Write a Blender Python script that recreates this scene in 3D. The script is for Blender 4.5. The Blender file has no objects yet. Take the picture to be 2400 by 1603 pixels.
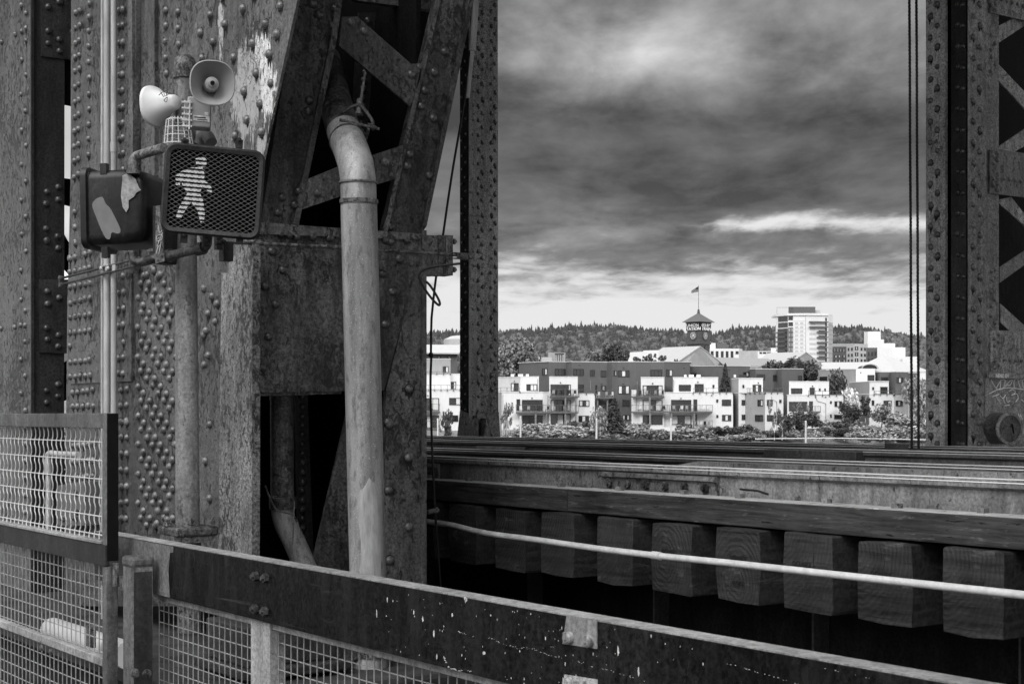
import bpy, math, random
from mathutils import Vector, Matrix
R = math.radians
random.seed(7)
scn = bpy.context.scene
COL = scn.collection
# ------------------------------------------------------------------ camera, sky, sun, exposure
TH = R(35.54); S_, C_ = math.sin(TH), math.cos(TH); F = 3500.0; EYE = 1.6; HY = 975.0; CX = 1200.0
cam = bpy.data.cameras.new('camera'); co = bpy.data.objects.new('camera', cam); COL.objects.link(co)
co.location = (0, 0, EYE); co.rotation_euler = (R(90), 0, -TH)
cam.sensor_width = 36.0; cam.lens = 36.0*F/2400.0; cam.shift_y = (HY-801.5)/2400.0
cam.clip_start = 0.05; cam.clip_end = 9000
cam.dof.use_dof = True; cam.dof.focus_distance = 11; cam.dof.aperture_fstop = 19
scn.camera = co
scn.view_settings.view_transform = 'Standard'; scn.view_settings.look = 'None'
scn.view_settings.exposure = 0.0; scn.view_settings.gamma = 1.0

def lin(s): 
    s = s/255.0
    return s/12.92 if s < .04045 else ((s+.055)/1.055)**2.4
SUN = Vector((0.50*C_ - 0.74*S_, -0.74*C_ - 0.50*S_, 0.52)).normalized()   # behind the camera and to its right
sl = bpy.data.lights.new('sun', 'SUN'); sl.energy = 1.7; sl.angle = R(11); sl.color = (1, 1, 1)
so = bpy.data.objects.new('sun', sl); COL.objects.link(so)
so.rotation_euler = SUN.to_track_quat('Z', 'Y').to_euler(); so.location = (0, -10, 30)

world = bpy.data.worlds.new("World"); scn.world = world; world.use_nodes = True
nt = world.node_tree; N = nt.nodes; L = nt.links
for n in list(N): N.remove(n)
def wn(t, **k):
    n = N.new(t)
    for a, b in k.items(): setattr(n, a, b)
    return n
def wmath(op, a, b=None, clamp=False):
    n = wn('ShaderNodeMath', operation=op, use_clamp=clamp)
    for i, q in enumerate((a, b)):
        if q is None: continue
        if isinstance(q, (int, float)): n.inputs[i].default_value = q
        else: L.new(q, n.inputs[i])
    return n.outputs[0]
tc = wn('ShaderNodeTexCoord'); mp = wn('ShaderNodeMapping'); mp.inputs['Rotation'].default_value = (0, 0, TH)
L.new(tc.outputs['Generated'], mp.inputs['Vector'])
sx = wn('ShaderNodeSeparateXYZ'); L.new(mp.outputs[0], sx.inputs[0])
hn = wmath('SQRT', wmath('ADD', wmath('MULTIPLY', sx.outputs[0], sx.outputs[0]), wmath('ADD', wmath('MULTIPLY', sx.outputs[1], sx.outputs[1]), 1e-4)))
e = wmath('DIVIDE', sx.outputs[2], hn); ax = wmath('DIVIDE', sx.outputs[0], hn); ay = wmath('DIVIDE', sx.outputs[1], hn)
def cnoise(sxy, sz, scale, det, rough, dist=0.0, off=0.0):
    cb = wn('ShaderNodeCombineXYZ')
    L.new(wmath('MULTIPLY', ax, sxy), cb.inputs[0]); L.new(wmath('ADD', wmath('MULTIPLY', ay, sxy), off), cb.inputs[1]); L.new(wmath('MULTIPLY', e, sz), cb.inputs[2])
    n = wn('ShaderNodeTexNoise'); n.inputs['Scale'].default_value = scale; n.inputs['Detail'].default_value = det
    n.inputs['Roughness'].default_value = rough; n.inputs['Distortion'].default_value = dist
    L.new(cb.outputs[0], n.inputs['Vector']); return n.outputs['Fac']
# a deck of stratocumulus: noise on the cloud plane, so that lumps flatten towards the horizon
ie = wmath('DIVIDE', 1.0, wmath('ADD', wmath('MAXIMUM', e, 0.0), .055))
px_ = wmath('MULTIPLY', ax, ie); py_ = wmath('MULTIPLY', ay, ie)
def pnoise(scale, det, rough, dist=0.0, off=0.0, sy=1.0):
    cb = wn('ShaderNodeCombineXYZ'); L.new(px_, cb.inputs[0]); L.new(wmath('MULTIPLY', py_, sy), cb.inputs[1]); cb.inputs[2].default_value = off
    n = wn('ShaderNodeTexNoise'); n.inputs['Scale'].default_value = scale; n.inputs['Detail'].default_value = det; n.inputs['Roughness'].default_value = rough; n.inputs['Distortion'].default_value = dist
    L.new(cb.outputs[0], n.inputs['Vector']); return n.outputs['Fac']
n1 = pnoise(1.8, 8, .56, .25, 4.3, .62); n2 = pnoise(5.0, 7, .58, .25, 9.1, .55); n3 = cnoise(1.0, 1.6, 15.0, 8, .58, .2, 21.0)
def ramp(pairs, x, conv=True):
    rp = wn('ShaderNodeValToRGB'); L.new(wmath('DIVIDE', x, 1.2, True), rp.inputs[0]); el = rp.color_ramp.elements
    while len(el) < len(pairs): el.new(0.5)
    for q, (p, s) in zip(el, pairs):
        v = lin(s) if conv else s; q.position = p/1.2; q.color = (v, v, v, 1)
    return rp.outputs[0]
ew = wmath('ADD', e, wmath('MULTIPLY', wmath('SUBTRACT', n3, .5), .05))
cc = ramp([(0, 178), (.085, 170), (.10, 140), (.113, 112), (.128, 128), (.142, 98), (.165, 92), (.195, 92), (.217, 108), (.24, 130), (.265, 138), (.30, 128), (.42, 150), (.6, 235)], ew)
lump = wmath('ADD', wmath('MULTIPLY', n1, 1.15), wmath('ADD', wmath('MULTIPLY', n2, .55), wmath('MULTIPLY', n3, .9)))          # mean about 1.3
cc = wmath('MULTIPLY', cc, wmath('MAXIMUM', wmath('ADD', wmath('MULTIPLY', wmath('SUBTRACT', lump, 1.3), 2.2), 1.0), .5))
bias = ramp([(0, 1), (.052, .98), (.066, .74), (.080, .56), (.096, .49), (.110, .36), (.15, .12), (.3, 0.0)], e, False)
slit = wmath('SUBTRACT', 1.0, wmath('MULTIPLY', wmath('ABSOLUTE', wmath('SUBTRACT', wmath('ADD', e, wmath('MULTIPLY', wmath('SUBTRACT', n3, .5), .022)), .1275)), 50.0), True)
slit = wmath('MULTIPLY', slit, wmath('MULTIPLY', wmath('SUBTRACT', ax, .0), 7.0, True))
bias = wmath('MAXIMUM', bias, wmath('MULTIPLY', slit, .62))
cover = wmath('ADD', wmath('ADD', wmath('MULTIPLY', n1, .6), wmath('MULTIPLY', n2, .4)), bias)
clear = wn('ShaderNodeMapRange', interpolation_type='SMOOTHSTEP'); clear.inputs[1].default_value = .88; clear.inputs[2].default_value = 1.16; L.new(cover, clear.inputs[0])
mxs = wn('ShaderNodeMix', data_type='FLOAT'); L.new(clear.outputs[0], mxs.inputs[0]); L.new(cc, mxs.inputs[2]); mxs.inputs[3].default_value = lin(230)
base = mxs.outputs[0]
hi = wmath('ADD', 1.0, wmath('MULTIPLY', wmath('SUBTRACT', wmath('MINIMUM', wmath('MAXIMUM', e, .4), 1.5), .4), 1.1))   # overcast sky is brighter towards the zenith
ld = Vector((-.42, -.56, .72)).normalized()                                          # unseen bright lobe added to the sky behind the camera, lighting the bridge steel
vd = wn('ShaderNodeVectorMath', operation='DOT_PRODUCT'); L.new(mp.outputs[0], vd.inputs[0]); vd.inputs[1].default_value = ld
lobe = wmath('MULTIPLY', wmath('POWER', wmath('MAXIMUM', vd.outputs['Value'], 0.0), 11.0), 6.0)
ptc = wmath('SUBTRACT', 1.0, wmath('MULTIPLY', wmath('ABSOLUTE', wmath('SUBTRACT', e, .242)), 26.0), True)            # pale thin patch high in the middle
ptc = wmath('MULTIPLY', ptc, wmath('SUBTRACT', 1.0, wmath('MULTIPLY', wmath('ABSOLUTE', wmath('SUBTRACT', ax, .085)), 11.0), True))
base = wmath('ADD', base, wmath('MULTIPLY', wmath('MULTIPLY', ptc, n3), .50))
lb = wmath('MULTIPLY', wmath('MULTIPLY', wmath('SUBTRACT', -.19, ax), 12.0, True), wmath('MULTIPLY', wmath('SUBTRACT', .34, e), 10.0, True))
base = wmath('ADD', base, wmath('MULTIPLY', wmath('MULTIPLY', lb, ay), .5, True))                # open bright sky over the river at the far left
cloud = wmath('ADD', wmath('MULTIPLY', base, hi), lobe)
sky = wn('ShaderNodeTexSky', sky_type='NISHITA'); sky.sun_disc = False
sky.sun_elevation = math.asin(SUN.z); sky.sun_rotation = math.atan2(SUN.x, SUN.y)
bw = wn('ShaderNodeRGBToBW'); L.new(sky.outputs[0], bw.inputs[0])
tot = wmath('ADD', wmath('MULTIPLY', bw.outputs[0], .004), cloud)
bg = wn('ShaderNodeBackground'); bg.inputs['Strength'].default_value = 1.0
L.new(tot, bg.inputs['Color'])
wo = wn('ShaderNodeOutputWorld'); L.new(bg.outputs[0], wo.inputs['Surface'])

# ------------------------------------------------------------------ coordinate helpers (X across the bridge, Y along it)
def W(r, d, h): return Vector((d*S_ + r*C_, d*C_ - r*S_, EYE + h))
def at_d(x, y, d): return W((x-CX)/F*d, d, -(y-HY)/F*d)
def at_v(x, y, v):
    k = (x-CX)/F; return at_d(x, y, v/(S_ + k*C_))
def at_u(x, y, u):
    k = (x-CX)/F; return at_d(x, y, u/(C_ - k*S_))
def zpx(y, d): return EYE - (y-HY)/F*d

# ------------------------------------------------------------------ mesh builder
def wl(o):
    p = Vector((0, 0, 0))
    while o is not None:
        p = p + o.location; o = o.parent
    return p
RIVET_FOR = {'weathered_grey_paint': 'rivet', 'streaked_pale_paint': 'rivet', 'dull_grey_paint': 'rivet', 'rust_pitted_dark_paint': 'rivet_dark', 'sooty_dark_paint': 'rivet_dark', 'smooth_grey_paint': 'rivet', 'pale_side_paint': 'rivet', 'black_grimy_steel': 'rivet_dark'}
class MB:
    def __init__(s): s.v = []; s.f = []
    def add(s, vs, fs):
        b = len(s.v); s.v += [tuple(q) for q in vs]; s.f += [tuple(i+b for i in f) for f in fs]; return s
    def prism(s, pts, vec):
        pts = [Vector(p) for p in pts]; vec = Vector(vec); n = len(pts)
        nr = Vector((0, 0, 0))
        for i in range(n): nr += pts[i].cross(pts[(i+1) % n])
        if nr.dot(vec) > 0: pts = pts[::-1]
        s.add(pts + [p+vec for p in pts], [tuple(range(n)), tuple(range(2*n-1, n-1, -1))] + [(i, i+n, (i+1) % n + n, (i+1) % n) for i in range(n)])
        return s
    def box(s, c, sz, ax=None):
        c = Vector(c); X, Y, Z = ax or (Vector((1, 0, 0)), Vector((0, 1, 0)), Vector((0, 0, 1)))
        X, Y, Z = Vector(X)*sz[0]/2, Vector(Y)*sz[1]/2, Vector(Z)*sz[2]/2
        vs = [c + a*X + b*Y + d*Z for d in (-1, 1) for a, b in ((-1, -1), (1, -1), (1, 1), (-1, 1))]
        s.add(vs, [(3, 2, 1, 0), (4, 5, 6, 7), (0, 1, 5, 4), (1, 2, 6, 5), (2, 3, 7, 6), (3, 0, 4, 7)]); return s
    def box2(s, lo, hi):
        lo, hi = Vector(lo), Vector(hi); return s.box((lo+hi)/2, hi-lo)
    def tube(s, path, r, seg=10, cap=True):
        P = [Vector(p) for p in path]; rr = r if isinstance(r, (list, tuple)) else [r]*len(P)
        T = []
        for i in range(len(P)):
            a = P[max(i-1, 0)]; b = P[min(i+1, len(P)-1)]; T.append((b-a).normalized())
        up = Vector((0, 0, 1)) if abs(T[0].z) < .9 else Vector((1, 0, 0))
        A = T[0].cross(up).normalized(); b0 = len(s.v); vs = []
        for i, p in enumerate(P):
            A = (A - T[i]*A.dot(T[i])).normalized(); B = T[i].cross(A)
            for k in range(seg):
                a = 2*math.pi*k/seg; vs.append(p + (A*math.cos(a)+B*math.sin(a))*rr[i])
        fs = []
        for i in range(len(P)-1):
            for k in range(seg):
                k2 = (k+1) % seg; fs.append((i*seg+k, i*seg+k2, (i+1)*seg+k2, (i+1)*seg+k))
        if cap: fs += [tuple(range(seg-1, -1, -1)), tuple(range((len(P)-1)*seg, len(P)*seg))]
        s.add(vs, fs); return s
    def lathe(s, c, axis, prof, seg=20, X=None, sup=2.0):
        # prof: (radius, distance along axis); sup > 2 squares the section
        c = Vector(c); Z = Vector(axis).normalized(); A = (Vector(X) if X else (Vector((0, 0, 1)) if abs(Z.z) < .9 else Vector((1, 0, 0))))
        A = (A - Z*A.dot(Z)).normalized(); B = Z.cross(A); vs = []
        for r, h in prof:
            for k in range(seg):
                a = 2*math.pi*k/seg; ca, sa = math.cos(a), math.sin(a)
                q = (abs(ca)**sup + abs(sa)**sup)**(-1.0/sup)
                vs.append(c + Z*h + (A*ca + B*sa)*r*q)
        fs = []
        for i in range(len(prof)-1):
            for k in range(seg):
                k2 = (k+1) % seg; fs.append((i*seg+k, i*seg+k2, (i+1)*seg+k2, (i+1)*seg+k))
        fs += [tuple(range(seg-1, -1, -1)), tuple(range((len(prof)-1)*seg, len(prof)*seg))]
        s.add(vs, fs); return s
    def rivet(s, p, n, r=.018, h=None, seg=9):
        s.rv = getattr(s, 'rv', []); s.rv.append((Vector(p), Vector(n), r))
        r *= random.uniform(1.16, 1.36); h = h or r*.95; s.rf = getattr(s, 'rf', []); f0 = len(s.f)
        s.lathe(Vector(p) - Vector(n)*.002, n, [(r, 0), (r*.93, h*.45), (r*.62, h*.85), (r*.2, h)], seg); s.rf.append((f0, len(s.f))); return s
    def hexnut(s, p, n, r, h):
        s.lathe(Vector(p) - Vector(n)*.001, n, [(r, 0), (r, h)], 6); s.lathe(Vector(p), n, [(r*.5, h*.9), (r*.5, h*1.5)], 8); return s
    def build(s, name, mat, parent=None, smooth=True, bevel=0, base=None, ang=35, extra=None):
        me = bpy.data.meshes.new(name); nf = len(s.f)
        if extra and extra[0] is not None: s.add(extra[0].v, extra[0].f)
        if parent is None:
            if base is None:
                xs = [q[0] for q in s.v]; ys = [q[1] for q in s.v]; zs = [q[2] for q in s.v]
                base = ((min(xs)+max(xs))/2, (min(ys)+max(ys))/2, min(zs))
            off = Vector(base)
        else: off = wl(parent)
        me.from_pydata([(q[0]-off.x, q[1]-off.y, q[2]-off.z) for q in s.v], [], s.f)
        me.materials.append(mat)
        if extra and len(s.f) > nf:
            me.materials.append(extra[1]); me.polygons.foreach_set('material_index', [0]*nf+[1]*(len(s.f)-nf))
        rm = RIVET_FOR.get(mat.name) if getattr(s, 'rf', None) else None
        if rm:
            me.materials.append(M[rm]); k = len(me.materials)-1; mi = [0]*len(s.f)
            if extra and len(s.f) > nf: mi = [0]*nf+[1]*(len(s.f)-nf)
            for f0, f1 in s.rf: mi[f0:f1] = [k]*(f1-f0)
            me.polygons.foreach_set('material_index', mi)
        if smooth:
            me.polygons.foreach_set('use_smooth', [True]*len(me.polygons))
            me.set_sharp_from_angle(angle=R(ang))
        me.update()
        o = bpy.data.objects.new(name, me); COL.objects.link(o)
        if parent is None: o.location = off
        else: o.parent = parent
        if bevel:
            b = o.modifiers.new('bevel', 'BEVEL'); b.width = bevel; b.segments = 2; b.limit_method = 'ANGLE'; b.angle_limit = R(50)
        return o
def rivet_shades(mb, prob=.75, k=1.0):
    # ragged rust-like marks painting in the shade below the rivet heads
    m = MB()
    for p, n, r in mb.rv:
        if random.random() > prob: continue
        X = UPZ_.cross(n).normalized(); L = r*random.choice([1.2, 1.5, 1.8, 2.2, 3.2])*random.uniform(.8, 1.2)*k; w = r*random.uniform(1.2, 1.5); q = []
        for i in range(9):
            a = math.pi*i/8; q.append(p + X*math.cos(a)*w*random.uniform(.92, 1.1) + UPZ_*math.sin(a)*w*random.uniform(.9, 1.1))
        for ww in (-.95, -.7, -.45, -.2, .05, .3, .55, .8, .98): q.append(p + X*ww*w - UPZ_*(r*.6 + L*random.uniform(.15, 1.0)*(1-ww*ww*.75)))
        m.prism([v + n*.0001 for v in q], n*.0007)
    return (m, M['shade_mark']) if m.v else None
UPZ_ = Vector((0, 0, 1))
def tag(o, label=None, cat=None, group=None, kind=None):
    if label: o['label'] = label
    if cat: o['category'] = cat
    if group: o['group'] = group
    if kind: o['kind'] = kind
    return o
def thing(name, loc, label, cat, group=None):
    o = bpy.data.objects.new(name, None); COL.objects.link(o); o.location = loc; o.empty_display_size = .2
    return tag(o, label, cat, group)
def copy_tree(o, parent=None):
    c = o.copy(); COL.objects.link(c)
    if parent is not None: c.parent = parent
    for ch in list(o.children): copy_tree(ch, c)
    return c
def bez(pts, n=8):
    # Catmull-Rom through points
    P = [Vector(p) for p in pts]; out = []
    for i in range(len(P)-1):
        a = P[max(i-1, 0)]; b = P[i]; c = P[i+1]; d = P[min(i+2, len(P)-1)]
        for k in range(n):
            t = k/n; out.append(.5*((2*b) + (c-a)*t + (2*a-5*b+4*c-d)*t*t + (3*b-a-3*c+d)*t**3))
    out.append(P[-1]); return out
def text_mesh(body, mat, name, parent, origin, xdir, updir, size, width=None, thick=.002, shear=0.0, bold=0.0):
    cu = bpy.data.curves.new('lettering', 'FONT'); cu.body = body; cu.size = 1.0; cu.extrude = 0; cu.align_x = 'CENTER'; cu.align_y = 'CENTER'; cu.shear = shear; cu.offset = bold
    tmp = bpy.data.objects.new('lettering', cu); COL.objects.link(tmp)
    dg = bpy.context.evaluated_depsgraph_get(); dg.update(); me = bpy.data.meshes.new_from_object(tmp.evaluated_get(dg))
    vs = [Vector(q.co) for q in me.vertices]; fs = [tuple(p.vertices) for p in me.polygons]
    bpy.data.objects.remove(tmp); bpy.data.meshes.remove(me); bpy.data.curves.remove(cu)
    w = max(q.x for q in vs)-min(q.x for q in vs); hgt = max(q.y for q in vs)-min(q.y for q in vs)
    cxm = (max(q.x for q in vs)+min(q.x for q in vs))/2; cym = (max(q.y for q in vs)+min(q.y for q in vs))/2
    sy = size/hgt; sxx = (width/w) if width else sy
    X = Vector(xdir).normalized(); Y = Vector(updir).normalized(); Z = X.cross(Y).normalized(); o = Vector(origin)
    m = MB(); front = [o + X*(q.x-cxm)*sxx + Y*(q.y-cym)*sy + Z*thick for q in vs]; back = [p - Z*thick for p in front]
    n = len(front); edges = {}
    for f in fs:
        for i in range(len(f)):
            a, b = f[i], f[(i+1) % len(f)]
            if (b, a) in edges: del edges[(b, a)]
            else: edges[(a, b)] = 1
    m.add(front+back, fs + [(a, a+n, b+n, b) for a, b in edges])
    return m.build(name, mat, parent, smooth=False)

# ------------------------------------------------------------------ materials
class NT:
    def __init__(s, name):
        s.m = bpy.data.materials.new(name); s.m.use_nodes = True; s.t = s.m.node_tree
        s.b = s.t.nodes['Principled BSDF']; s.tc = s.n('ShaderNodeTexCoord'); oi = s.n('ShaderNodeObjectInfo')
        ad = s.n('ShaderNodeVectorMath', operation='MULTIPLY_ADD'); s.rand = oi.outputs['Random']
        s.l(oi.outputs['Random'], ad.inputs[0]); ad.inputs[1].default_value = (17.3, 31.1, 9.7); s.l(s.tc.outputs['Object'], ad.inputs[2])
        s.co = ad.outputs[0]
    def n(s, t, **k):
        q = s.t.nodes.new(t)
        for a, b in k.items(): setattr(q, a, b)
        return q
    def l(s, a, b): s.t.links.new(a, b)
    def math(s, op, a, b=None, clamp=False):
        q = s.n('ShaderNodeMath', operation=op, use_clamp=clamp)
        for i, z in enumerate((a, b)):
            if z is None: continue
            if isinstance(z, (int, float)): q.inputs[i].default_value = z
            else: s.l(z, q.inputs[i])
        return q.outputs[0]
    def noise(s, scale, det=4, rough=.6, st=(1, 1, 1), dist=0):
        mp = s.n('ShaderNodeMapping'); mp.inputs['Scale'].default_value = st; s.l(s.co, mp.inputs[0])
        q = s.n('ShaderNodeTexNoise'); q.inputs['Scale'].default_value = scale; q.inputs['Detail'].default_value = det
        q.inputs['Roughness'].default_value = rough; q.inputs['Distortion'].default_value = dist
        s.l(mp.outputs[0], q.inputs['Vector']); return q.outputs['Fac']
    def vor(s, scale, st=(1, 1, 1), feat='F1', out='Distance', dst=None):
        mp = s.n('ShaderNodeMapping'); mp.inputs['Scale'].default_value = st; s.l(s.co, mp.inputs[0])
        q = s.n('ShaderNodeTexVoronoi', feature=feat); q.inputs['Scale'].default_value = scale
        s.l(mp.outputs[0], q.inputs['Vector']); return q.outputs[out], q
    def step(s, x, a, b):
        q = s.n('ShaderNodeMapRange'); q.inputs[1].default_value = a; q.inputs[2].default_value = b; s.l(x, q.inputs[0]); return q.outputs[0]
    def mix(s, f, a, b):
        q = s.n('ShaderNodeMix', data_type='FLOAT')
        for i, z in ((0, f), (2, a), (3, b)):
            if isinstance(z, (int, float)): q.inputs[i].default_value = z
            else: s.l(z, q.inputs[i])
        return q.outputs[0]
    def done(s, col, rough=.6, bump=None, bstr=.5, bdist=.01, metal=0.0, spec=None):
        if isinstance(col, (int, float)): s.b.inputs['Base Color'].default_value = (col, col, col, 1)
        else: s.l(col, s.b.inputs['Base Color'])
        if isinstance(rough, (int, float)): s.b.inputs['Roughness'].default_value = rough
        else: s.l(rough, s.b.inputs['Roughness'])
        s.b.inputs['Metallic'].default_value = metal
        if spec is not None: s.b.inputs['Specular IOR Level'].default_value = spec
        if bump is not None:
            q = s.n('ShaderNodeBump'); q.inputs['Strength'].default_value = bstr; q.inputs['Distance'].default_value = bdist
            s.l(bump, q.inputs['Height']); s.l(q.outputs[0], s.b.inputs['Normal'])
        return s.m
def paint(name, lo, hi, streak=.5, peel=.5, rust=.03, chip=None, rough=.55, bstr=.6, pit=90, pthr=.62, spec=.3, grain=.35, patch=None):
    s = NT(name)
    big = s.noise(2.0, 6, .65); mid = s.noise(11, 6, .72, (1.2, 1.2, .7), .6); st = s.noise(8, 6, .7, (1.6, 1.6, .3), .3); fine = s.noise(62, 5, .8); drip = s.noise(42, 4, .6, (1.4, 1.4, .05))
    f = s.math('ADD', s.math('MULTIPLY', s.math('ADD', s.math('MULTIPLY', big, .55), s.math('MULTIPLY', mid, .45)), 1-streak), s.math('MULTIPLY', st, streak)); f = s.step(f, .38, .63)
    c = s.mix(f, lo, hi)
    c = s.math('MULTIPLY', c, s.math('ADD', 1-grain, s.math('MULTIPLY', s.step(fine, .39, .61), grain*1.9)))
    c = s.math('MULTIPLY', c, s.mix(s.math('MULTIPLY', s.step(drip, .58, .72), streak), 1.0, .55))
    pa = s.noise(20, 7, .74, (1.5, 1.5, .9), .7); pq = s.noise(1.7, 3, .5); pa = s.math('ADD', pa, s.math('MULTIPLY', s.math('SUBTRACT', pq, .5), .35))
    pm = s.step(pa, pthr, pthr+.012); edge = s.math('SUBTRACT', s.step(pa, pthr-.012, pthr), pm)
    c = s.mix(s.math('MULTIPLY', pm, peel), c, rust)
    c = s.mix(s.math('MULTIPLY', s.math('ABSOLUTE', edge), peel*.3), c, hi*1.4)
    if chip:
        v, vn = s.vor(chip[0], (1, 1, .6)); w = s.noise(45, 3, .6)
        d = s.math('ADD', v, s.math('MULTIPLY', w, .25)); g = s.n('ShaderNodeSeparateColor'); s.l(vn.outputs['Color'], g.inputs[0])
        mk = s.math('MULTIPLY', s.math('SUBTRACT', 1.0, s.step(d, chip[2], chip[2]+.03)), s.math('GREATER_THAN', g.outputs[0], chip[1]))
        c = s.mix(mk, c, chip[3])
    soot = s.noise(.9, 4, .55, (1, 1, .55)); c = s.math('MULTIPLY', c, s.mix(s.step(soot, .36, .62), .52, 1.12))
    if patch: c = patch(s, c)
    h = s.math('ADD', s.math('MULTIPLY', fine, .3), s.math('MULTIPLY', s.noise(pit, 3, .6), .3)); h = s.math('ADD', h, s.math('MULTIPLY', mid, .5)); h = s.math('SUBTRACT', h, s.math('MULTIPLY', pm, peel*1.0))
    return s.done(c, s.mix(big, rough-.12, rough+.15), h, bstr, .007, 0, spec)
def plain(name, c, var=.2, scale=8, rough=.6, bstr=.2, bdist=.005, metal=0, spec=.4, st=(1, 1, 1)):
    s = NT(name); n = s.noise(scale, 5, .65, st)
    return s.done(s.mix(s.step(n, .3, .7), c*(1-var), c*(1+var)), rough, n, bstr, bdist, metal, spec)

M = {}
def scraped(s, c):
    # ragged bare patch left where the paint has come off the gusset (object space)
    sp = s.n('ShaderNodeSeparateXYZ'); s.l(s.tc.outputs['Object'], sp.inputs[0]); out = c
    for (y0, z0, ry, rz, k) in SCRAPES:
        dy = s.math('DIVIDE', s.math('SUBTRACT', sp.outputs[1], y0), ry); dz = s.math('DIVIDE', s.math('SUBTRACT', sp.outputs[2], z0), rz)
        dd = s.math('SQRT', s.math('ADD', s.math('MULTIPLY', dy, dy), s.math('MULTIPLY', dz, dz)))
        n_ = s.noise(14, 6, .72, (1.6, 1.6, .35), .4); v = s.math('SUBTRACT', s.math('ADD', 1.0, s.math('MULTIPLY', s.math('SUBTRACT', n_, .5), 3.4)), dd)
        g_ = s.noise(60, 4, .7, (1.5, 1.5, .3)); out = s.mix(s.math('MULTIPLY', s.step(v, .0, .10), s.step(g_, .30, .48)), out, k)
    return out
def scuffs(s, c):
    n_ = s.noise(26, 5, .65, (1, .07, 1.4), .5); m_ = s.noise(3, 3, .6); k = s.math('MULTIPLY', s.step(n_, .60, .68), s.step(m_, .40, .62)); out = s.mix(s.math('MULTIPLY', k, .6), c, .055)
    d_ = s.noise(9, 4, .6, (1, 1, .3)); return s.mix(s.math('MULTIPLY', s.step(d_, .5, .72), .5), out, .03)
SCRAPES = []
for x_, y_, rx_, ry_, k_ in ((612, 128, 20, 52, .85), (625, 205, 20, 70, .8), (578, 215, 36, 110, .42), (518, 60, 6, 70, .5), (612, 350, 12, 60, .45)):
    p_ = at_v(x_, y_, 3.318); q_ = at_v(x_+rx_, y_, 3.318); r_ = at_v(x_, y_-ry_, 3.318); SCRAPES.append((p_.y-8.3, p_.z+.1, abs(q_.y-p_.y), abs(r_.z-p_.z), k_))
M['steel'] = paint('weathered_grey_paint', .045, .15, .4, .92, .012, None, .34, 1.9, 90, .568, .6, .5)
M['steel_gusset'] = paint('streaked_pale_paint', .045, .20, .6, .88, .014, None, .34, 1.8, 90, .574, .6, .45, scraped)
M['steel_mid'] = paint('dull_grey_paint', .05, .23, .55, .8, .012, None, .36, 1.7, 90, .568, .5, .55)
M['steel_far'] = paint('smooth_grey_paint', .12, .40, .65, .7, .04, None, .42, 1.0, 60, .58, .5, .6)
M['steel_far2'] = paint('pale_side_paint', .34, .70, .5, .6, .07, None, .45, 1.0, 60, .59, .4, .5)
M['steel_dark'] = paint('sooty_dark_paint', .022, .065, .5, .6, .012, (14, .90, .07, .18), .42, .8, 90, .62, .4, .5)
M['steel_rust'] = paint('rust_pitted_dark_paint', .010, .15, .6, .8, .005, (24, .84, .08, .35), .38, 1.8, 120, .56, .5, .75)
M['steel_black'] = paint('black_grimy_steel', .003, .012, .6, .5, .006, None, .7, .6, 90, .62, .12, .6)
M['galv'] = None
def rivetmat(name, lo, hi):
    s = NT(name); n = s.noise(9, 4, .6); f = s.noise(55, 4, .7); c = s.mix(s.step(n, .35, .65), lo, hi); c = s.mix(s.math('MULTIPLY', s.step(f, .56, .62), .8), c, .02)
    return s.done(c, .30, s.noise(70, 3, .6), .5, .004, 0, .7)
M['rivet'] = rivetmat('glossy_rivet_paint', .07, .17); M['rivet_dark'] = rivetmat('dark_rivet_paint', .03, .10)
M['steel_edge'] = paint('worn_edge_paint', .09, .30, .5, .9, .02, None, .4, 1.6, 90, .575, .5, .7)
def galv():
    s = NT('galvanised_pipe'); a = s.noise(150, 3, .7); b = s.noise(5, 5, .6, (3, 3, .25)); c = s.noise(38, 4, .7, (1, 1, .35))
    col = s.mix(s.step(b, .35, .68), .19, .40); col = s.mix(s.step(a, .60, .68), col, .66)
    col = s.mix(s.math('MULTIPLY', s.step(c, .52, .66), .75), col, .12)
    return s.done(col, .5, a, .25, .003, .15, .4)
M['galv'] = galv()
M['conduit'] = plain('grey_conduit', .40, .25, 14, .5, .15, .002, .1, .4, (1, 1, .3))
M['white_conduit'] = plain('white_pvc_conduit', .62, .22, 16, .45, .2, .002, 0, .4)
M['rail'] = paint('rail_steel', .12, .36, .5, .8, .03, None, .5, .5, 60, .585)
M['rail_dark'] = paint('dark_rail_steel', .06, .15, .3, .5, .03, None, .5, .4)
def polished():
    s = NT('polished_head_glint'); n = s.noise(3, 3, .5, (4, .1, 1)); return s.done(s.mix(n, .7, .95), .35, n, .05, .001, .15)  # near-white colour paints the sky's reflection onto the worn head
M['rail_top'] = polished()
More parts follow.
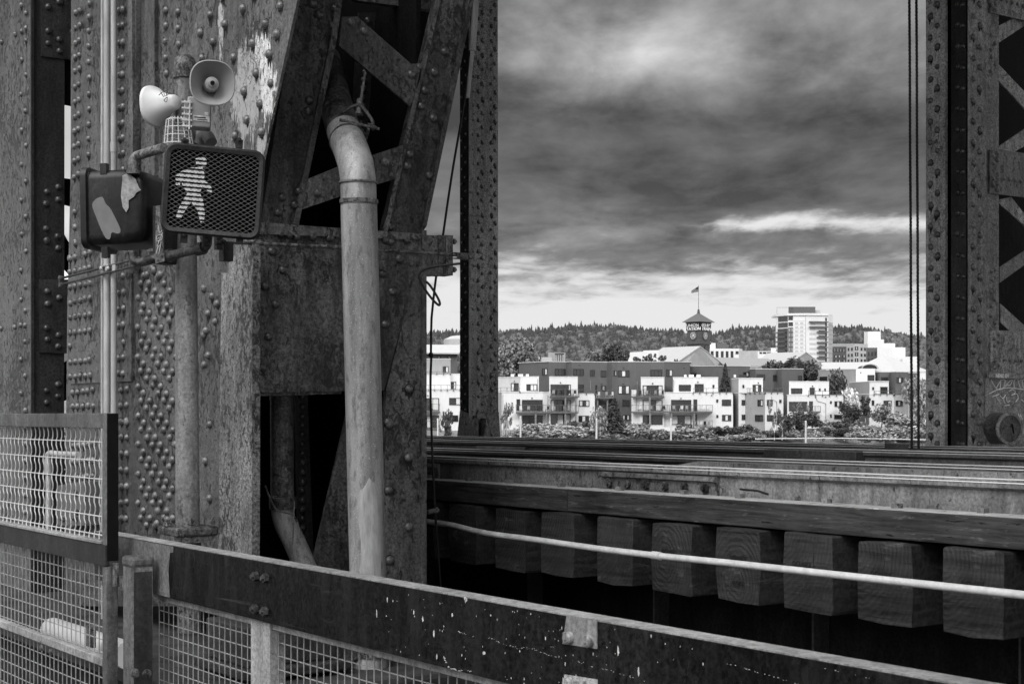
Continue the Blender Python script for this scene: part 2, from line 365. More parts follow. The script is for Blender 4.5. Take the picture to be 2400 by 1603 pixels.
def wood(name, lo, hi, rings=False, st=(9, .5, 9)):
    s = NT(name); g = s.noise(5, 6, .7, st, .4); f = s.noise(28, 4, .7, (.6, 1, .25) if rings else (2, .4, 4)); b = s.noise(2.5, 4, .6)
    c = s.mix(s.step(s.math('ADD', s.math('MULTIPLY', g, .6), s.math('MULTIPLY', b, .4)), .35, .66), lo, hi)
    c = s.math('MULTIPLY', c, s.math('ADD', .6, s.math('MULTIPLY', f, .8))); h = g
    if rings:
        mp = s.n('ShaderNodeMapping'); mp.inputs['Location'].default_value = (0, .02, -.17); mp.inputs['Scale'].default_value = (.15, 1, .72); s.l(s.tc.outputs['Object'], mp.inputs[0])
        w = s.n('ShaderNodeTexWave', wave_type='RINGS', rings_direction='X'); w.inputs['Scale'].default_value = 15; w.inputs['Distortion'].default_value = 5.0
        w.inputs['Detail'].default_value = 3; w.inputs['Detail Scale'].default_value = 1.6
        ds = s.n('ShaderNodeVectorMath', operation='ADD'); s.l(mp.outputs[0], ds.inputs[0])
        cb = s.n('ShaderNodeCombineXYZ'); s.l(s.math('MULTIPLY', s.math('SUBTRACT', s.rand, .5), .24), cb.inputs[1]); s.l(s.math('MULTIPLY', s.math('SUBTRACT', s.rand, .6), .26), cb.inputs[2]); s.l(cb.outputs[0], ds.inputs[1])
        s.l(ds.outputs[0], w.inputs['Vector']); c = s.math('MULTIPLY', c, s.mix(w.outputs['Fac'], .90, 1.07)); h = s.math('ADD', g, s.math('MULTIPLY', w.outputs['Fac'], .35))
        pt = s.noise(7, 5, .7, (.2, 1, 1.6), .6); c = s.mix(s.math('MULTIPLY', s.step(pt, .60, .68), .5), c, hi*2.4)
        ck = s.noise(9, 4, .6, (.3, 2.2, .12), 1.2); c = s.mix(s.step(ck, .70, .72), c, .004)
    else:
        fk = s.noise(34, 4, .7, (1, .25, 1.3), .4); c = s.mix(s.step(fk, .63, .67), c, hi*.1); c = s.mix(s.math('MULTIPLY', s.step(fk, .40, .33), .5), c, hi*2.2)
    return s.done(c, .75, h, .8, .008, 0, .25)
M['tie'] = wood('creosoted_tie_end', .010, .058, True)
M['timber'] = wood('dark_guard_timber', .005, .085, False)
M['timber_top'] = wood('pale_timber_top', .30, .62, False)
M['fence_dark'] = paint('chipped_black_board_paint', .003, .016, .45, .5, .03, (13, .72, .06, .4), .5, .5, 40, .61, .10, .9, scuffs)
M['fence_grey'] = paint('grey_fence_paint', .06, .17, .5, .5, .03, (16, .88, .07, .5), .5, .4, 60, .6, .25)
M['fence_light'] = paint('pale_fence_paint', .22, .40, .7, .5, .07, None, .5, .4, 60, .6, .3)
M['wire'] = plain('fence_wire', .34, .25, 30, .45, .1, .001, .2)
M['wire_pale'] = plain('pale_fence_wire', .55, .2, 30, .5, .1, .001, .1)
M['black'] = plain('black_plastic', .005, .3, 20, .6, .1, .001, 0, .08)
M['housing'] = paint('glossy_dark_housing', .008, .024, .6, .3, .06, (10, .86, .05, .4), .36, .25, 40, .68, .3)
M['housing_face'] = paint('grey_black_housing', .014, .04, .4, .3, .08, None, .5, .3, 60, .63, .25)
M['bare'] = plain('bare_grey_primer', .13, .12, 20, .6, .1)
M['tape'] = plain('torn_silver_tape', .24, .45, 45, .5, .5)
M['horn'] = plain('beige_horn_plastic', .29, .12, 6, .45, .08)
M['horn_pale'] = plain('pale_horn_plastic', .58, .08, 6, .5, .08)
M['white'] = plain('white_lettering', .8, .04, 5, .6, .02)
M['chalk'] = plain('white_paint_pen', .55, .45, 40, .6, .05)
M['ink'] = plain('black_marker_ink', .015, .1, 10, .5, .0)
M['stamp'] = plain('stamped_black_digits', .012, .1, 10, .8, 0)
M['cable'] = plain('black_cable', .012, .2, 30, .55, .1, .002)
M['concrete'] = plain('stained_concrete', .045, .55, 5, .9, .5, .01, 0, .15)
M['shade_mark'] = plain('rivet_shade_mark', .026, .6, 60, .8, .3, .002, 0, .15)
def emit(name, v):
    m = bpy.data.materials.new(name); m.use_nodes = True; b = m.node_tree.nodes['Principled BSDF']
    b.inputs['Base Color'].default_value = (.8, .8, .8, 1); b.inputs['Emission Color'].default_value = (1, 1, 1, 1); b.inputs['Emission Strength'].default_value = v; return m
M['lamp'] = emit('lit_walk_symbol', .45)
# ------------------------------------------------------------------ large structure: river, ground, bridge decks
VL = 3.34; UL = 6.95            # outer face and portal face of the near tower leg
NV = Vector((-1, 0, 0)); NU = Vector((0, -1, 0))
def pv(x, y, v=VL): return at_v(x, y, v)
def pu(x, y, u=UL): return at_u(x, y, u)
def plate_v(mb, px, v, t=.012): return mb.prism([pv(x, y, v) for x, y in px], (t, 0, 0))
def plate_u(mb, px, u, t=.012): return mb.prism([pu(x, y, u) for x, y in px], (0, t, 0))
def riv_v(mb, px, v, r=.018):
    for x, y in px: mb.rivet(pv(x+random.uniform(-1, 1), y+random.uniform(-1, 1), v), NV, r)
def riv_u(mb, px, u, r=.018):
    for x, y in px: mb.rivet(pu(x+random.uniform(-1, 1), y+random.uniform(-1, 1), u), NU, r)
def q1(*p): return [(x/2.45, y/2.45) for x, y in p]                  # pixel lists read off enlargements of the photograph
def q2(*p): return [(560+x/2.45, y/2.45) for x, y in p]
def q3(*p): return [(x/3.564, 560+y/3.564) for x, y in p]
def q4(*p): return [(560+x/3.564, 560+y/3.564) for x, y in p]
def q5(*p): return [(x/2.366, 940+y/2.366) for x, y in p]
def q6(*p): return [(560+x/2.366, 940+y/2.366) for x, y in p]
def seg(a, b, n): return [(a[0]+(b[0]-a[0])*i/(n-1), a[1]+(b[1]-a[1])*i/(n-1)) for i in range(n)]

# --- upper road deck over the tracks (above the picture; it shades the portal)
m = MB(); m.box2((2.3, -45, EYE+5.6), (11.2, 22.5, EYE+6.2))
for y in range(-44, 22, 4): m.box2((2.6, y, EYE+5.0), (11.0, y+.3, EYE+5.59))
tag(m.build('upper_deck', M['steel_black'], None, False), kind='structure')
# --- walkway and pier
m = MB(); m.box2((-1.2, -20, -.25), (2.75, 40, 0)); tag(m.build('walkway_floor', M['concrete'], None, False), kind='structure')

# --- near tower leg
leg = thing('tower_leg', (3.9, 8.3, -.1), 'massive riveted steel tower leg behind the walk signal, its right face dark and latticed', 'bridge leg')
def leg_part(name, mb, mat, parent=None, **k): return mb.build(name, mat, parent or leg, **k)
m = MB(); plate_v(m, [(168, -420), (592, -420), (592, 1420), (150, 1420), (158, 700), (165, 500)], VL, .03)
rows = [(440, y) for y in (-20, 65, 150, 235, 320, 400, 490, 575, 660, 745, 830, 915, 1005)]
mweb = m
m = MB(); vC = VL-.014
plate_v(m, [(181, -420), (247, -420), (247, 60), (247, -420), (318, -420), (308, 897), (161, 900), (160, 640), (172, 70)], vC, .0135) if False else plate_v(m, [(173, 70), (307, 60), (308, 893), (161, 900), (160, 640)], vC, .0135)
pts = []
for y in (65, 150, 235, 320, 400, 490, 575, 660, 745, 830, 915, 1005): pts += q1((440-y*.012, y+12), (464-y*.012, y-2))
pts += q1(*[(517-y*.004, y) for y in (20, 100, 180, 270, 360, 450, 540, 630, 715, 800, 890)])
pts += q1(*[(434, y) for y in (1220, 1305, 1390, 1480)]) + q1((405, 1485), (490, 1460), (520, 1445), (432, 1478))
for y0, y1 in ((280, 240), (405, 375), (535, 490), (655, 628), (785, 760), (1030, 1012), (1152, 1138)):
    pts += q3(*seg((590, y0), (755, y1), 5))
pts += q3((585, 895), (590, 160), (632, 152), (632, 40), (715, 125), (755, 110))
pts += q1(*[(688+y*.002, y) for y in (-25, 65, 155, 250, 340, 435, 525, 620, 715, 800, 890, 985)])
pts += q1(*[(708+y*.002, y-8) for y in (-25, 65, 155, 250, 340, 435, 525, 620, 715, 800, 890, 985)])
pts += q3((995, 450), (1035, 440), (995, 590), (1035, 580), (995, 725), (1035, 718), (1035, 860), (995, 995), (1035, 985), (995, 1125), (1035, 1120), (1030, 310))
riv_v(m, pts, vC, .0185)
leg_part('cover_plate', m, M['steel'], extra=rivet_shades(m))
m = mweb; vE = VL-.0005
pts = []
for y0, y1 in ((1285, 1262), (1400, 1393), (1500, 1500)): pts += q3(*seg((612, y0), (780, y1), 5))
for y in range(1040, 1260, 38): pts += seg((172, y+4), (219, y), 5)
pts += q3((1015, 1260), (1062, 1252), (1015, 1395), (1062, 1388), (1015, 1528), (1062, 1518)) + q5(*[(x, y) for y in (115, 200, 290, 380, 470, 560, 650) for x in (675, 704)])
for k in range(-1, 18):                                              # staggered field of rivets
    xs, ys = 325 + (7 if k % 2 else 0), 630+34.3*k
    for i in range(12):
        x, y = xs+13.4*i, ys+17.2*i-150*0
        x = xs + 13.4*i
        if x < 414-(k % 3)*2 and 622 < y < 1245: pts.append((x, y))
        if 474 < x < 489 and 640 < y < 880 and k % 2: pts.append((x, y))
pts += q3((1705, 415), (1770, 480), (1820, 540), (1745, 625), (1800, 690), (1720, 765), (1745, 970), (1930, 1250), (1230, 300), (1345, 300), (1290, 265)) + q5((1167, 130), (1283, 340), (1165, 540), (1280, 750), (1140, 330), (930, 655), (875, 675))
riv_v(m, pts, vE, .0185)
leg_part('outer_web', m, M['steel'], extra=rivet_shades(m, .85))
# corner angle and raised strips
m = MB(); plate_v(m, [(553, 560), (592, 560), (590, 1420), (550, 1420)], VL-.045, .044)
plate_v(m, [(536, 600), (553, 600), (550, 1420), (530, 1420)], VL-.016, .0155)
plate_v(m, [(519, 640), (536, 640), (530, 1420), (510, 1420)], VL-.006, .0058)
leg_part('corner_angle', m, M['steel_edge'])
m = MB(); plate_v(m, [(296, -420), (305, -420), (312, 380), (312, 640), (303, 640)], VL-.05, .035); plate_v(m, [(305, -420), (319, -420), (319, 400), (312, 400)], VL-.03, .028)
plate_v(m, [(340, -420), (362, -420), (362, 590), (340, 590)], VL-.03, .028); leg_part('flange_angle', m, M['steel_mid'])
m = MB(); plate_v(m, [(362, -420), (470, -420), (470, 590), (362, 590)], VL-.006, .0055)
riv_v(m, q1((955, -30), (955, 60), (1025, 72), (955, 150), (1028, 165), (955, 242), (1028, 255), (955, 335), (1025, 345), (957, 425), (1025, -15), (1040, 430)), VL-.006)
leg_part('web_plate', m, M['steel_mid'], extra=rivet_shades(m))
m = MB(); vG = VL-.022                                               # gusset with sloping edge
plate_v(m, [(520, -420), (788, -420), (697, 0), (617, 367), (584, 540), (420, 540), (420, 330), (440, 130), (472, 0)], vG, .015)
riv_v(m, q1((1210, 90), (1295, 140), (1398, 55), (1525, 140), (1152, 190), (1228, 240), (1455, 252), (1345, 330), (1550, 315), (1475, 420), (1405, 525), (1160, 335), (1560, 480), (1495, 600), (1420, 690), (1505, 760), (1350, 780), (1610, 40), (1280, -20), (1460, -30), (1590, 200)), vG, .02)
leg_part('gusset_plate', m, M['steel_gusset'], extra=rivet_shades(m, .9, 1.5))
# inside and back of the box leg (dark)
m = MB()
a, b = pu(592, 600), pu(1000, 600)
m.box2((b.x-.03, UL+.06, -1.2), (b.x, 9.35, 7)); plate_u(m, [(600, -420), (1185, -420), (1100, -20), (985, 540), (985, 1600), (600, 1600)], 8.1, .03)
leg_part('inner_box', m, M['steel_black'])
# portal face u = UL
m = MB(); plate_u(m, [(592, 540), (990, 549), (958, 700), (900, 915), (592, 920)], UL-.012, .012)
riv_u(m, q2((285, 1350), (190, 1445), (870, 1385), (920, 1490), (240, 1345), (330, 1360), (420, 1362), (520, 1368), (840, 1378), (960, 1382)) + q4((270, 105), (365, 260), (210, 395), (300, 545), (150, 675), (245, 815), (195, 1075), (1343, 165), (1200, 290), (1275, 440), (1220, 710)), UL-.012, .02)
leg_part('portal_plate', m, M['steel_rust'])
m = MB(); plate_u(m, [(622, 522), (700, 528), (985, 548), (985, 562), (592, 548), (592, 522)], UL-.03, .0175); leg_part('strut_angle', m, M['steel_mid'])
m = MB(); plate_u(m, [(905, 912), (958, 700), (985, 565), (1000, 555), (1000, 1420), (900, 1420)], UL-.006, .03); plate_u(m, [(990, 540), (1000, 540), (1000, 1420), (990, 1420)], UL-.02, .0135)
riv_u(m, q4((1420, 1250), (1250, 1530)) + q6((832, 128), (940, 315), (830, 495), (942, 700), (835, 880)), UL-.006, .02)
leg_part('lower_flange', m, M['steel_mid'], extra=rivet_shades(m, .8))
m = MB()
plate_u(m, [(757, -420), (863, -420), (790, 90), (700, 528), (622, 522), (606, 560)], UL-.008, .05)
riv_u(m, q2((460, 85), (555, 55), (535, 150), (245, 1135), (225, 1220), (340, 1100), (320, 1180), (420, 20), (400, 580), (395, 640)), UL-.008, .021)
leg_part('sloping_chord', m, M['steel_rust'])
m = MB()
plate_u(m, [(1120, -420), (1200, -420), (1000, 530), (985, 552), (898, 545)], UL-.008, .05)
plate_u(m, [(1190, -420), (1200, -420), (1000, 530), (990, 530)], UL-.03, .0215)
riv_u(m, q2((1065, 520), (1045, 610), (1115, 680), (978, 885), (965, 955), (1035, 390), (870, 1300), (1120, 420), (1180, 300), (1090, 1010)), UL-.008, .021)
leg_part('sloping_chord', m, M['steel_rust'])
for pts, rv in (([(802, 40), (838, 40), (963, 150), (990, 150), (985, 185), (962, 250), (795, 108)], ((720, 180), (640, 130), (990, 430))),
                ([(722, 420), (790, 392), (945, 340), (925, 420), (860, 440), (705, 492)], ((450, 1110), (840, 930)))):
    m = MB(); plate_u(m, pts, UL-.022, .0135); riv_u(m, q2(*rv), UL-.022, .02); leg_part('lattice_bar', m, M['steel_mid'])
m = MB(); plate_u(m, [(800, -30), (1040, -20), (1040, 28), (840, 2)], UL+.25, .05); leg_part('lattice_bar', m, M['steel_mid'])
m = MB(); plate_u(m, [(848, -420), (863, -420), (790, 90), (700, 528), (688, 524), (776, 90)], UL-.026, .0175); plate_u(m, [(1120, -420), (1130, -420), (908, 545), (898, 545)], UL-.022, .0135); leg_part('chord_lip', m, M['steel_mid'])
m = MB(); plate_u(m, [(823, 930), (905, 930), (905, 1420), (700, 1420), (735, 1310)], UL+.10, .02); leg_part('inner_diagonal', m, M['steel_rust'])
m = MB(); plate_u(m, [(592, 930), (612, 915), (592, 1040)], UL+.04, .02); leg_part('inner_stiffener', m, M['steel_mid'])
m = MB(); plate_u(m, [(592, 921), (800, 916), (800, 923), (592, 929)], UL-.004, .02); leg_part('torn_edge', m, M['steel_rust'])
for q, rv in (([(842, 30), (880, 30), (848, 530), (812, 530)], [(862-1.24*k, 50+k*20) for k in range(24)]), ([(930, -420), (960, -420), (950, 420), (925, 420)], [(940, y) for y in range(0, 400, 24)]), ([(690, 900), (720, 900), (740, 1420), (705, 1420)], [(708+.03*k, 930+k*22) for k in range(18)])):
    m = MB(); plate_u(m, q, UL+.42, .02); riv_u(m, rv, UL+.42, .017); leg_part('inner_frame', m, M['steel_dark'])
# pier shelf under the leg
m = MB(); m.box2((2.9, 6.1, -6), (5.3, 12.6, .36)); tag(m.build('concrete_pier', M['concrete'], None, False, .03), 'stained pale concrete pier carrying the near riveted tower leg', 'pier')

# --- column behind the near leg at the left edge
col = thing('truss_post', (3.6, 11, -.1), 'streaked riveted steel post at the far left edge with a dark batten plate and lacing', 'bridge post', 'truss posts of the bridge')
U2 = at_v(73, 975, VL).y
m = MB(); plate_v(m, [(-420, -420), (73, -420), (73, 1400), (-420, 1500)], VL, .02)
riv_v(m, q1((127, 30), (152, 80), (127, 180), (152, 165), (152, 232), (92, 200), (12, 245), (127, 345), (152, 432), (127, 545), (150, 637), (127, 745), (150, 835), (125, 945), (150, 1043), (127, 1150), (152, 1245), (127, 1345), (150, 1445)) + q3((180, 265), (214, 405), (180, 508), (214, 600), (12, 745), (125, 735), (177, 720), (214, 720), (214, 855), (178, 1010), (214, 1145), (178, 1285), (214, 1430)) + [(60, y) for y in range(1000, 1260, 40)], VL, .017)
m.build('outer_flange', M['steel'], col, extra=rivet_shades(m, .8))
m = MB(); plate_u(m, [(73, -420), (152, -420), (150, 1400), (73, 1400)], U2, .02)
plate_u(m, [(73, -420), (80, -420), (80, 1400), (73, 1400)], U2-.02, .0195)
riv_u(m, q1((333, 1075), (270, 1105), (333, 1145), (265, 1172), (265, 1315), (333, 1357), (265, 1383), (333, 1425)) + q3((388, 20), (485, 78), (388, 1270), (485, 1215), (485, 1315), (388, 1367)), U2, .019)
m.build('side_flange', M['steel_dark'], col)
m = MB(); plate_u(m, [(97, -420), (186, -420), (182, 143), (97, 132)], U2-.014, .0135); riv_u(m, q1((275, 40), (340, 15), (275, 182), (418, 187), (275, 252), (340, 230), (340, 297)), U2-.014, .019); m.build('batten_plate', M['steel_dark'], col)
m = MB(); plate_u(m, [(93, 655), (168, 655), (168, 829), (93, 826)], U2-.014, .0135); riv_u(m, q3((397, 440), (490, 492), (397, 540), (392, 747), (488, 800), (392, 843), (488, 898)), U2-.014, .019); m.build('batten_plate', M['steel_dark'], col)
for pts in ([(150, 150), (172, 150), (165, 245), (150, 240)], [(150, 418), (166, 420), (166, 484), (150, 480)], [(150, 548), (168, 580), (168, 650), (150, 630)], [(150, 850), (168, 838), (172, 930), (150, 940)]):
    m = MB(); plate_u(m, pts, U2+.2, .015); m.build('lacing_bar', M['steel_black'], col)
m = MB(); plate_u(m, [(130, 131), (175, 142), (173, 250), (152, 246)], U2+.05, .015); m.build('gusset_plate', M['steel_black'], col)

# --- far tower leg at the right edge
far = thing('tower_leg', (9.5, 7.2, EYE-.6), 'far riveted tower leg at the right edge with zigzag lacing, graffiti and round stub', 'bridge leg')
UF = UL
m = MB(); plate_u(m, [(2268, -420), (2312, -420), (2312, 1075), (2268, 1075)], UF, .012)
riv_u(m, [(2281.5, y) for y in range(-10, 1060, 49)] + [(2296, y+22) for y in range(-10, 1060, 49)], UF, .0185); m.build('front_angle', M['steel_far'], far, extra=rivet_shades(m, .8))
m = MB(); plate_u(m, [(2312, -420), (2341, -420), (2341, 885), (2312, 885)], UF+.01, .02); riv_u(m, [(2323+(6 if i % 2 else -3)+3, 85+16*(i % 3)+y) for y in (0, 50, 600, 655) for i in range(3)] + [(2324, 637), (2332, 632), (2324, 655)], UF+.01, .013); m.build('lacing_flange', M['steel_far'], far)
vF = pu(2268, 975, UF).x
m = MB(); m.prism([pv(2268, -80, vF), pv(2268, 1075, vF), pv(2229, 1075, vF), pv(2229, -80, vF)], (.012, 0, 0))
riv_v(m, [(2245.5, y) for y in range(10, 1060, 49)] + [(2257, y+22) for y in range(-10, 1060, 49)], vF, .0165); m.build('near_side_angle', M['steel_dark'], far)
m = MB(); m.prism([pv(2215, -80, vF-.02), pv(2215, 1075, vF-.02), pv(2170, 1075, vF-.02), pv(2170, -80, vF-.02)], (.03, 0, 0))
riv_v(m, [(2181, y) for y in range(-9, 1060, 49)] + [(2196.5, y+20) for y in range(-9, 1060, 49)], vF-.02, .0185); m.build('far_side_angle', M['steel_far2'], far, extra=rivet_shades(m, .8))
m = MB(); p0, p1 = pv(2235, 975, vF), pv(2172, 975, vF); m.box2((vF+.09, p0.y, EYE-1), (vF+.12, p1.y, EYE+6)); m.box2((vF+.013, UF+.35, EYE-1), (vF+1.6, UF+.38, EYE+6)); m.build('web', M['steel_black'], far)
for pts in ([(2341, 62), (2372, 45), (2470, 5), (2470, 40), (2400, 62), (2341, 101)], [(2341, 152), (2400, 214), (2480, 300), (2480, 350), (2400, 253), (2341, 190)], [(2341, 344), (2400, 304), (2470, 255), (2470, 300), (2400, 344), (2371, 360), (2341, 360)],
            [(2343, 468), (2370, 462), (2400, 500), (2480, 600), (2480, 650), (2400, 528), (2341, 476)], [(2343, 627), (2400, 589), (2470, 540), (2470, 575), (2400, 622), (2343, 663)], [(2345, 712), (2400, 762), (2430, 790), (2380, 790), (2345, 755)]):
    m = MB(); plate_u(m, pts, UF+.022, .012); m.build('lacing_bar', M['steel_far'], far)
for pts, rv in (([(2321, -420), (2480, -420), (2480, 70), (2400, 48), (2321, 30)], [(2325, 12), (2334, 8), (2334, 24)] + seg((2347, 0), (2398, 14), 5)),
                ([(2320, 352), (2342, 350), (2480, 372), (2480, 478), (2400, 463), (2320, 453)], [(2327, 366), (2338, 360), (2328, 384), (2338, 376), (2328, 419), (2338, 430), (2328, 434), (2338, 446)] + seg((2352, 419), (2392, 425), 4)),
                ([(2323, 774), (2480, 778), (2480, 880), (2323, 872)], [(2330, 793), (2340, 784), (2340, 801), (2330, 810), (2331, 845), (2341, 855), (2331, 862)] + seg((2354, 842), (2394, 844), 4))):
    m = MB(); plate_u(m, pts, UF-.006, .014); riv_u(m, rv, UF-.006, .013); m.build('batten_plate', M['steel_gusset'] if pts[0][1] > 300 and pts[0][1] < 500 else M['steel_far'], far)
m = MB(); plate_u(m, [(2319, 873), (2480, 876), (2480, 890), (2319, 885)], UF-.03, .022); m.build('batten_strip', M['steel_far'], far)
m = MB(); plate_u(m, [(2309, 884), (2480, 890), (2480, 1075), (2309, 1075)], UF-.004, .016); gp = m.build('gusset_plate', M['steel_far'], far)
p = pu(2349, 881, UF-.03); text_mesh('NEND EM', M['white'], 'lettering', far, p, (1, 0, 0), (0, 0, 1), .030, .15, .002, 0, .02)
def scribble(mb, plane, pts, r):
    P = bez([plane(x, y) for x, y in pts], 4); mb.tube(P, r, 5)
g7 = lambda x, y: (2080+x/2.903, 520+y/2.903)
m = MB(); pl = lambda x, y: pu(*g7(x, y), UF-.005)
for st in ([(702, 1070), (745, 1138), (790, 1132)], [(740, 1130), (770, 1085), (765, 1135)], [(765, 1080), (800, 1075), (790, 1130)], [(800, 1120), (830, 1085), (850, 1075), (835, 1110), (815, 1110)], [(862, 1130), (862, 1075), (890, 1070)], [(885, 1075), (905, 1130)], [(890, 1080), (930, 1072)], [(915, 1075), (925, 1130)], [(690, 1170), (790, 1130), (930, 1140)],
           [(712, 1190), (760, 1172)], [(735, 1180), (772, 1240)], [(765, 1180), (785, 1200), (805, 1175)], [(785, 1200), (800, 1235)], [(810, 1190), (815, 1225), (835, 1215)], [(830, 1150), (850, 1140), (870, 1160), (845, 1180)], [(860, 1175), (880, 1170), (890, 1200), (870, 1225)], [(800, 1250), (830, 1245)], [(888, 1300), (900, 1340), (905, 1310), (918, 1345)], [(912, 1210), (929, 1225)], [(922, 1400), (924, 1440)]):
    scribble(m, pl, st, .0034)
m.build('graffiti', M['white'], far)
m = MB(); c = pu(2330, 1004, UF-.006); ax = Vector((-.25, -1, 0)).normalized(); m.lathe(c, ax, [(.115, -.05), (.115, .16), (.108, .17)], 28); stub = m.build('round_stub', M['steel_mid'], far)
m = MB(); m.lathe(c+ax*.16, ax, [(.118, 0), (.118, .018), (.098, .018), (.098, .004)], 28); m.build('rim', M['steel_far'], stub)
m = MB(); m.box(c+ax*.176 + Vector((.03, 0, -.0)), (.012, .01, .075), (Vector((1, 0, .3)).normalized(), ax, Vector((-.3, 0, 1)).normalized())); m.build('slot', M['black'], stub)

# --- truss post in the middle, beyond the tracks
mid = thing('truss_post', (9.3, 13.9, EYE-.6), 'tall dark riveted steel post standing beyond the rails, houses visible on both sides', 'bridge post', 'truss posts of the bridge')
VM = 9.3; UM = at_v(1113, 975, VM).y
m = MB(); m.prism([pv(1113, -60, VM), pv(1113, 1040, VM), pv(1078, 1040, VM), pv(1078, -60, VM)], (.02, 0, 0))
m.prism([pv(1098, -60, VM-.02), pv(1098, 1040, VM-.02), pv(1078, 1040, VM-.02), pv(1078, -60, VM-.02)], (.0195, 0, 0))
riv_v(m, [(1084, y) for y in range(-10, 1010, 34)] + [(1093, y+17) for y in range(-10, 1010, 34)], VM-.02, .017); m.build('side_channel', M['steel_black'], mid)
m = MB(); plate_u(m, [(1113, -420), (1166, -420), (1168, 1040), (1113, 1040)], UM-.0, .02); plate_u(m, [(1100, -420), (1117, -420), (1117, 1040), (1100, 1040)], UM-.012, .0118)
riv_u(m, [(1130.5, y) for y in range(-6, 1010, 34)] + [(1151.5, y) for y in range(-6, 1010, 34)] + [(1121.5, y+17) for y in range(-6, 1010, 34)] + [(1160.5, y+19) for y in range(-6, 1010, 34)] + [(1108, y+17) for y in range(-6, 1010, 34)], UM-.0, .017); m.build('front_flange', M['steel_far'], mid, extra=rivet_shades(m, .8))
pR = pu(1166, 975, UM); m = MB(); m.box2((pR.x-.02, UM+.021, EYE-.8), (pR.x, UM+.6, EYE+6)); m.build('back_channel', M['steel_black'], mid)
m = MB(); plate_u(m, [(1118, 965), (1169, 965), (1174, 1045), (1116, 1045)], UM-.03, .029); plate_u(m, [(1140, 980), (1152, 1045), (1132, 1045)], UM-.16, .129)
riv_u(m, [(1134, 1018), (1154, 1018)], UM-.03, .014); m.build('base_gusset', M['steel_mid'], mid)
m = MB(); plate_v(m, [(1078, 960), (1112, 975), (1112, 1045), (1069, 1045)], VM-.03, .0095); plate_v(m, [(1094, 1000), (1112, 980), (1112, 1045), (1090, 1045)], VM-.09, .0595); m.build('base_bracket', M['steel_rust'], mid)

# --- rails, timbers, ties
def rail(v, h, label, dark, u0=-8.0, u1=60.0, k=1.0):
    z = EYE+h
    prof = [(-.07*k, -.178), (.07*k, -.178), (.07*k, -.166), (.012, -.145), (.009, -.05), (.034*k, -.036), (.036*k, -.006), (.028*k, 0), (-.028*k, 0), (-.036*k, -.006), (-.034*k, -.036), (-.009, -.05), (-.012, -.145), (-.07*k, -.166)]
    t = thing('rail', (v, 5, z-.178), label, 'rail', 'railway rails on the bridge')
    m = MB(); m.prism([(v+a, u0, z+b) for a, b in prof], (0, u1-u0, 0)); m.build('rail_body', dark, t, ang=25)
    m = MB(); m.prism([(v+a, u0, z+b) for a, b in ((-.0378, -.016), (-.0275, .0018), (.0275, .0018), (.0378, -.016), (.03, -.014), (.024, .0005), (-.024, .0005), (-.03, -.014))], (0, u1-u0, 0)); m.build('running_surface', M['rail_top'], t, False)
    return t, z
def joint(t, v, z, x0, x1, yref, mat, side=-1, bolts=6, hh=.085):
    ua, ub = at_v(x1, yref, v).y, at_v(x0, yref, v).y
    m = MB(); m.prism([(v+side*.012, ua, z-.045), (v+side*.045, ua, z-.048), (v+side*.052, ua, z-.07), (v+side*.03, ua, z-.078), (v+side*.028, ua, z-.140), (v+side*.05, ua, z-.158), (v+side*.012, ua, z-.158)], (0, ub-ua, 0)); jb = m.build('joint_bar', mat, t)
    for i in range(bolts):
        u = ua+(ub-ua)*(i+.5)/bolts; m = MB(); m.hexnut((v+side*.03, u, z-.108), (side, 0, 0), .023, .022); m.build('bolt', M['steel_rust'], jb)
def spike(t, v, u, z):
    m = MB(); m.box((v, u, z+.01), (.035, .035, .022)); m.build('spike', M['rail'], t)
t1, z1 = rail(5.31, -.264, 'near pale-webbed rail with a bolted joint bar, resting beside the dark guard timber', M['rail'])
joint(t1, 5.31, z1, 1420, 1690, 1110, M['rail']); joint(t1, 5.31, z1, 1004, 1035, 1090, M['rail'], bolts=1)
m = MB(); P = [at_v(x, y, 5.25) for x, y in ((1735, 1146), (1752, 1148), (1775, 1150), (1800, 1158))]; m.tube(bez(P), .006, 6); m.build('bond_wire', M['cable'], t1)
t2, z2 = rail(6.33, -.2505, 'second rail from the camera, its worn bright head raised past a rail joint', M['rail_dark'])
joint(t2, 6.33, z2, 1240, 1424, 1065, M['rail_dark'], bolts=0)
t3, z3 = rail(7.77, -.2255, 'third rail from the camera, dark with a long bolted splice box', M['rail_dark'])
joint(t3, 7.77, z3, 1125, 1240, 1045, M['rail'], bolts=4); ua, ub = at_v(2015, 1050, 7.7).y, at_v(1798, 1050, 7.7).y
m = MB(); m.box2((7.66, ua, z3-.16), (7.75, ub, z3-.012)); m.build('splice_box', M['rail_dark'], t3, bevel=.006)
t4, z4 = rail(8.83, -.217, 'farthest rail, a thin dark line below the houses', M['rail_dark'])
m = MB(); p = at_v(2105, 1043, 8.8); m.box2((8.79, p.y-.1, z4-.05), (8.87, p.y+.12, z4+.012)); m.build('rail_joint', M['rail_dark'], t4)
# second outer line of steel behind the near rail
m = MB(); uA, uB = at_v(2500, 1100, 5.6).y, at_v(1600, 1085, 5.6).y; z = EYE-.2485
m.prism([(5.56, uB, z-.15), (5.56, uB-.05, z-.02), (5.575, uB-.12, z), (5.64, uB-.12, z), (5.64, uB, z-.15)], (0, 0, 0)) if False else m.prism([(5.57, uB, z-.02), (5.57, uB-.15, z), (5.57, -8, z), (5.57, -8, z-.16), (5.57, uB, z-.16)], (.06, 0, 0))
tag(m.build('guard_rail', M['rail'], None), 'shorter guard rail starting with a tapered end right behind the near pale rail', 'guard rail')

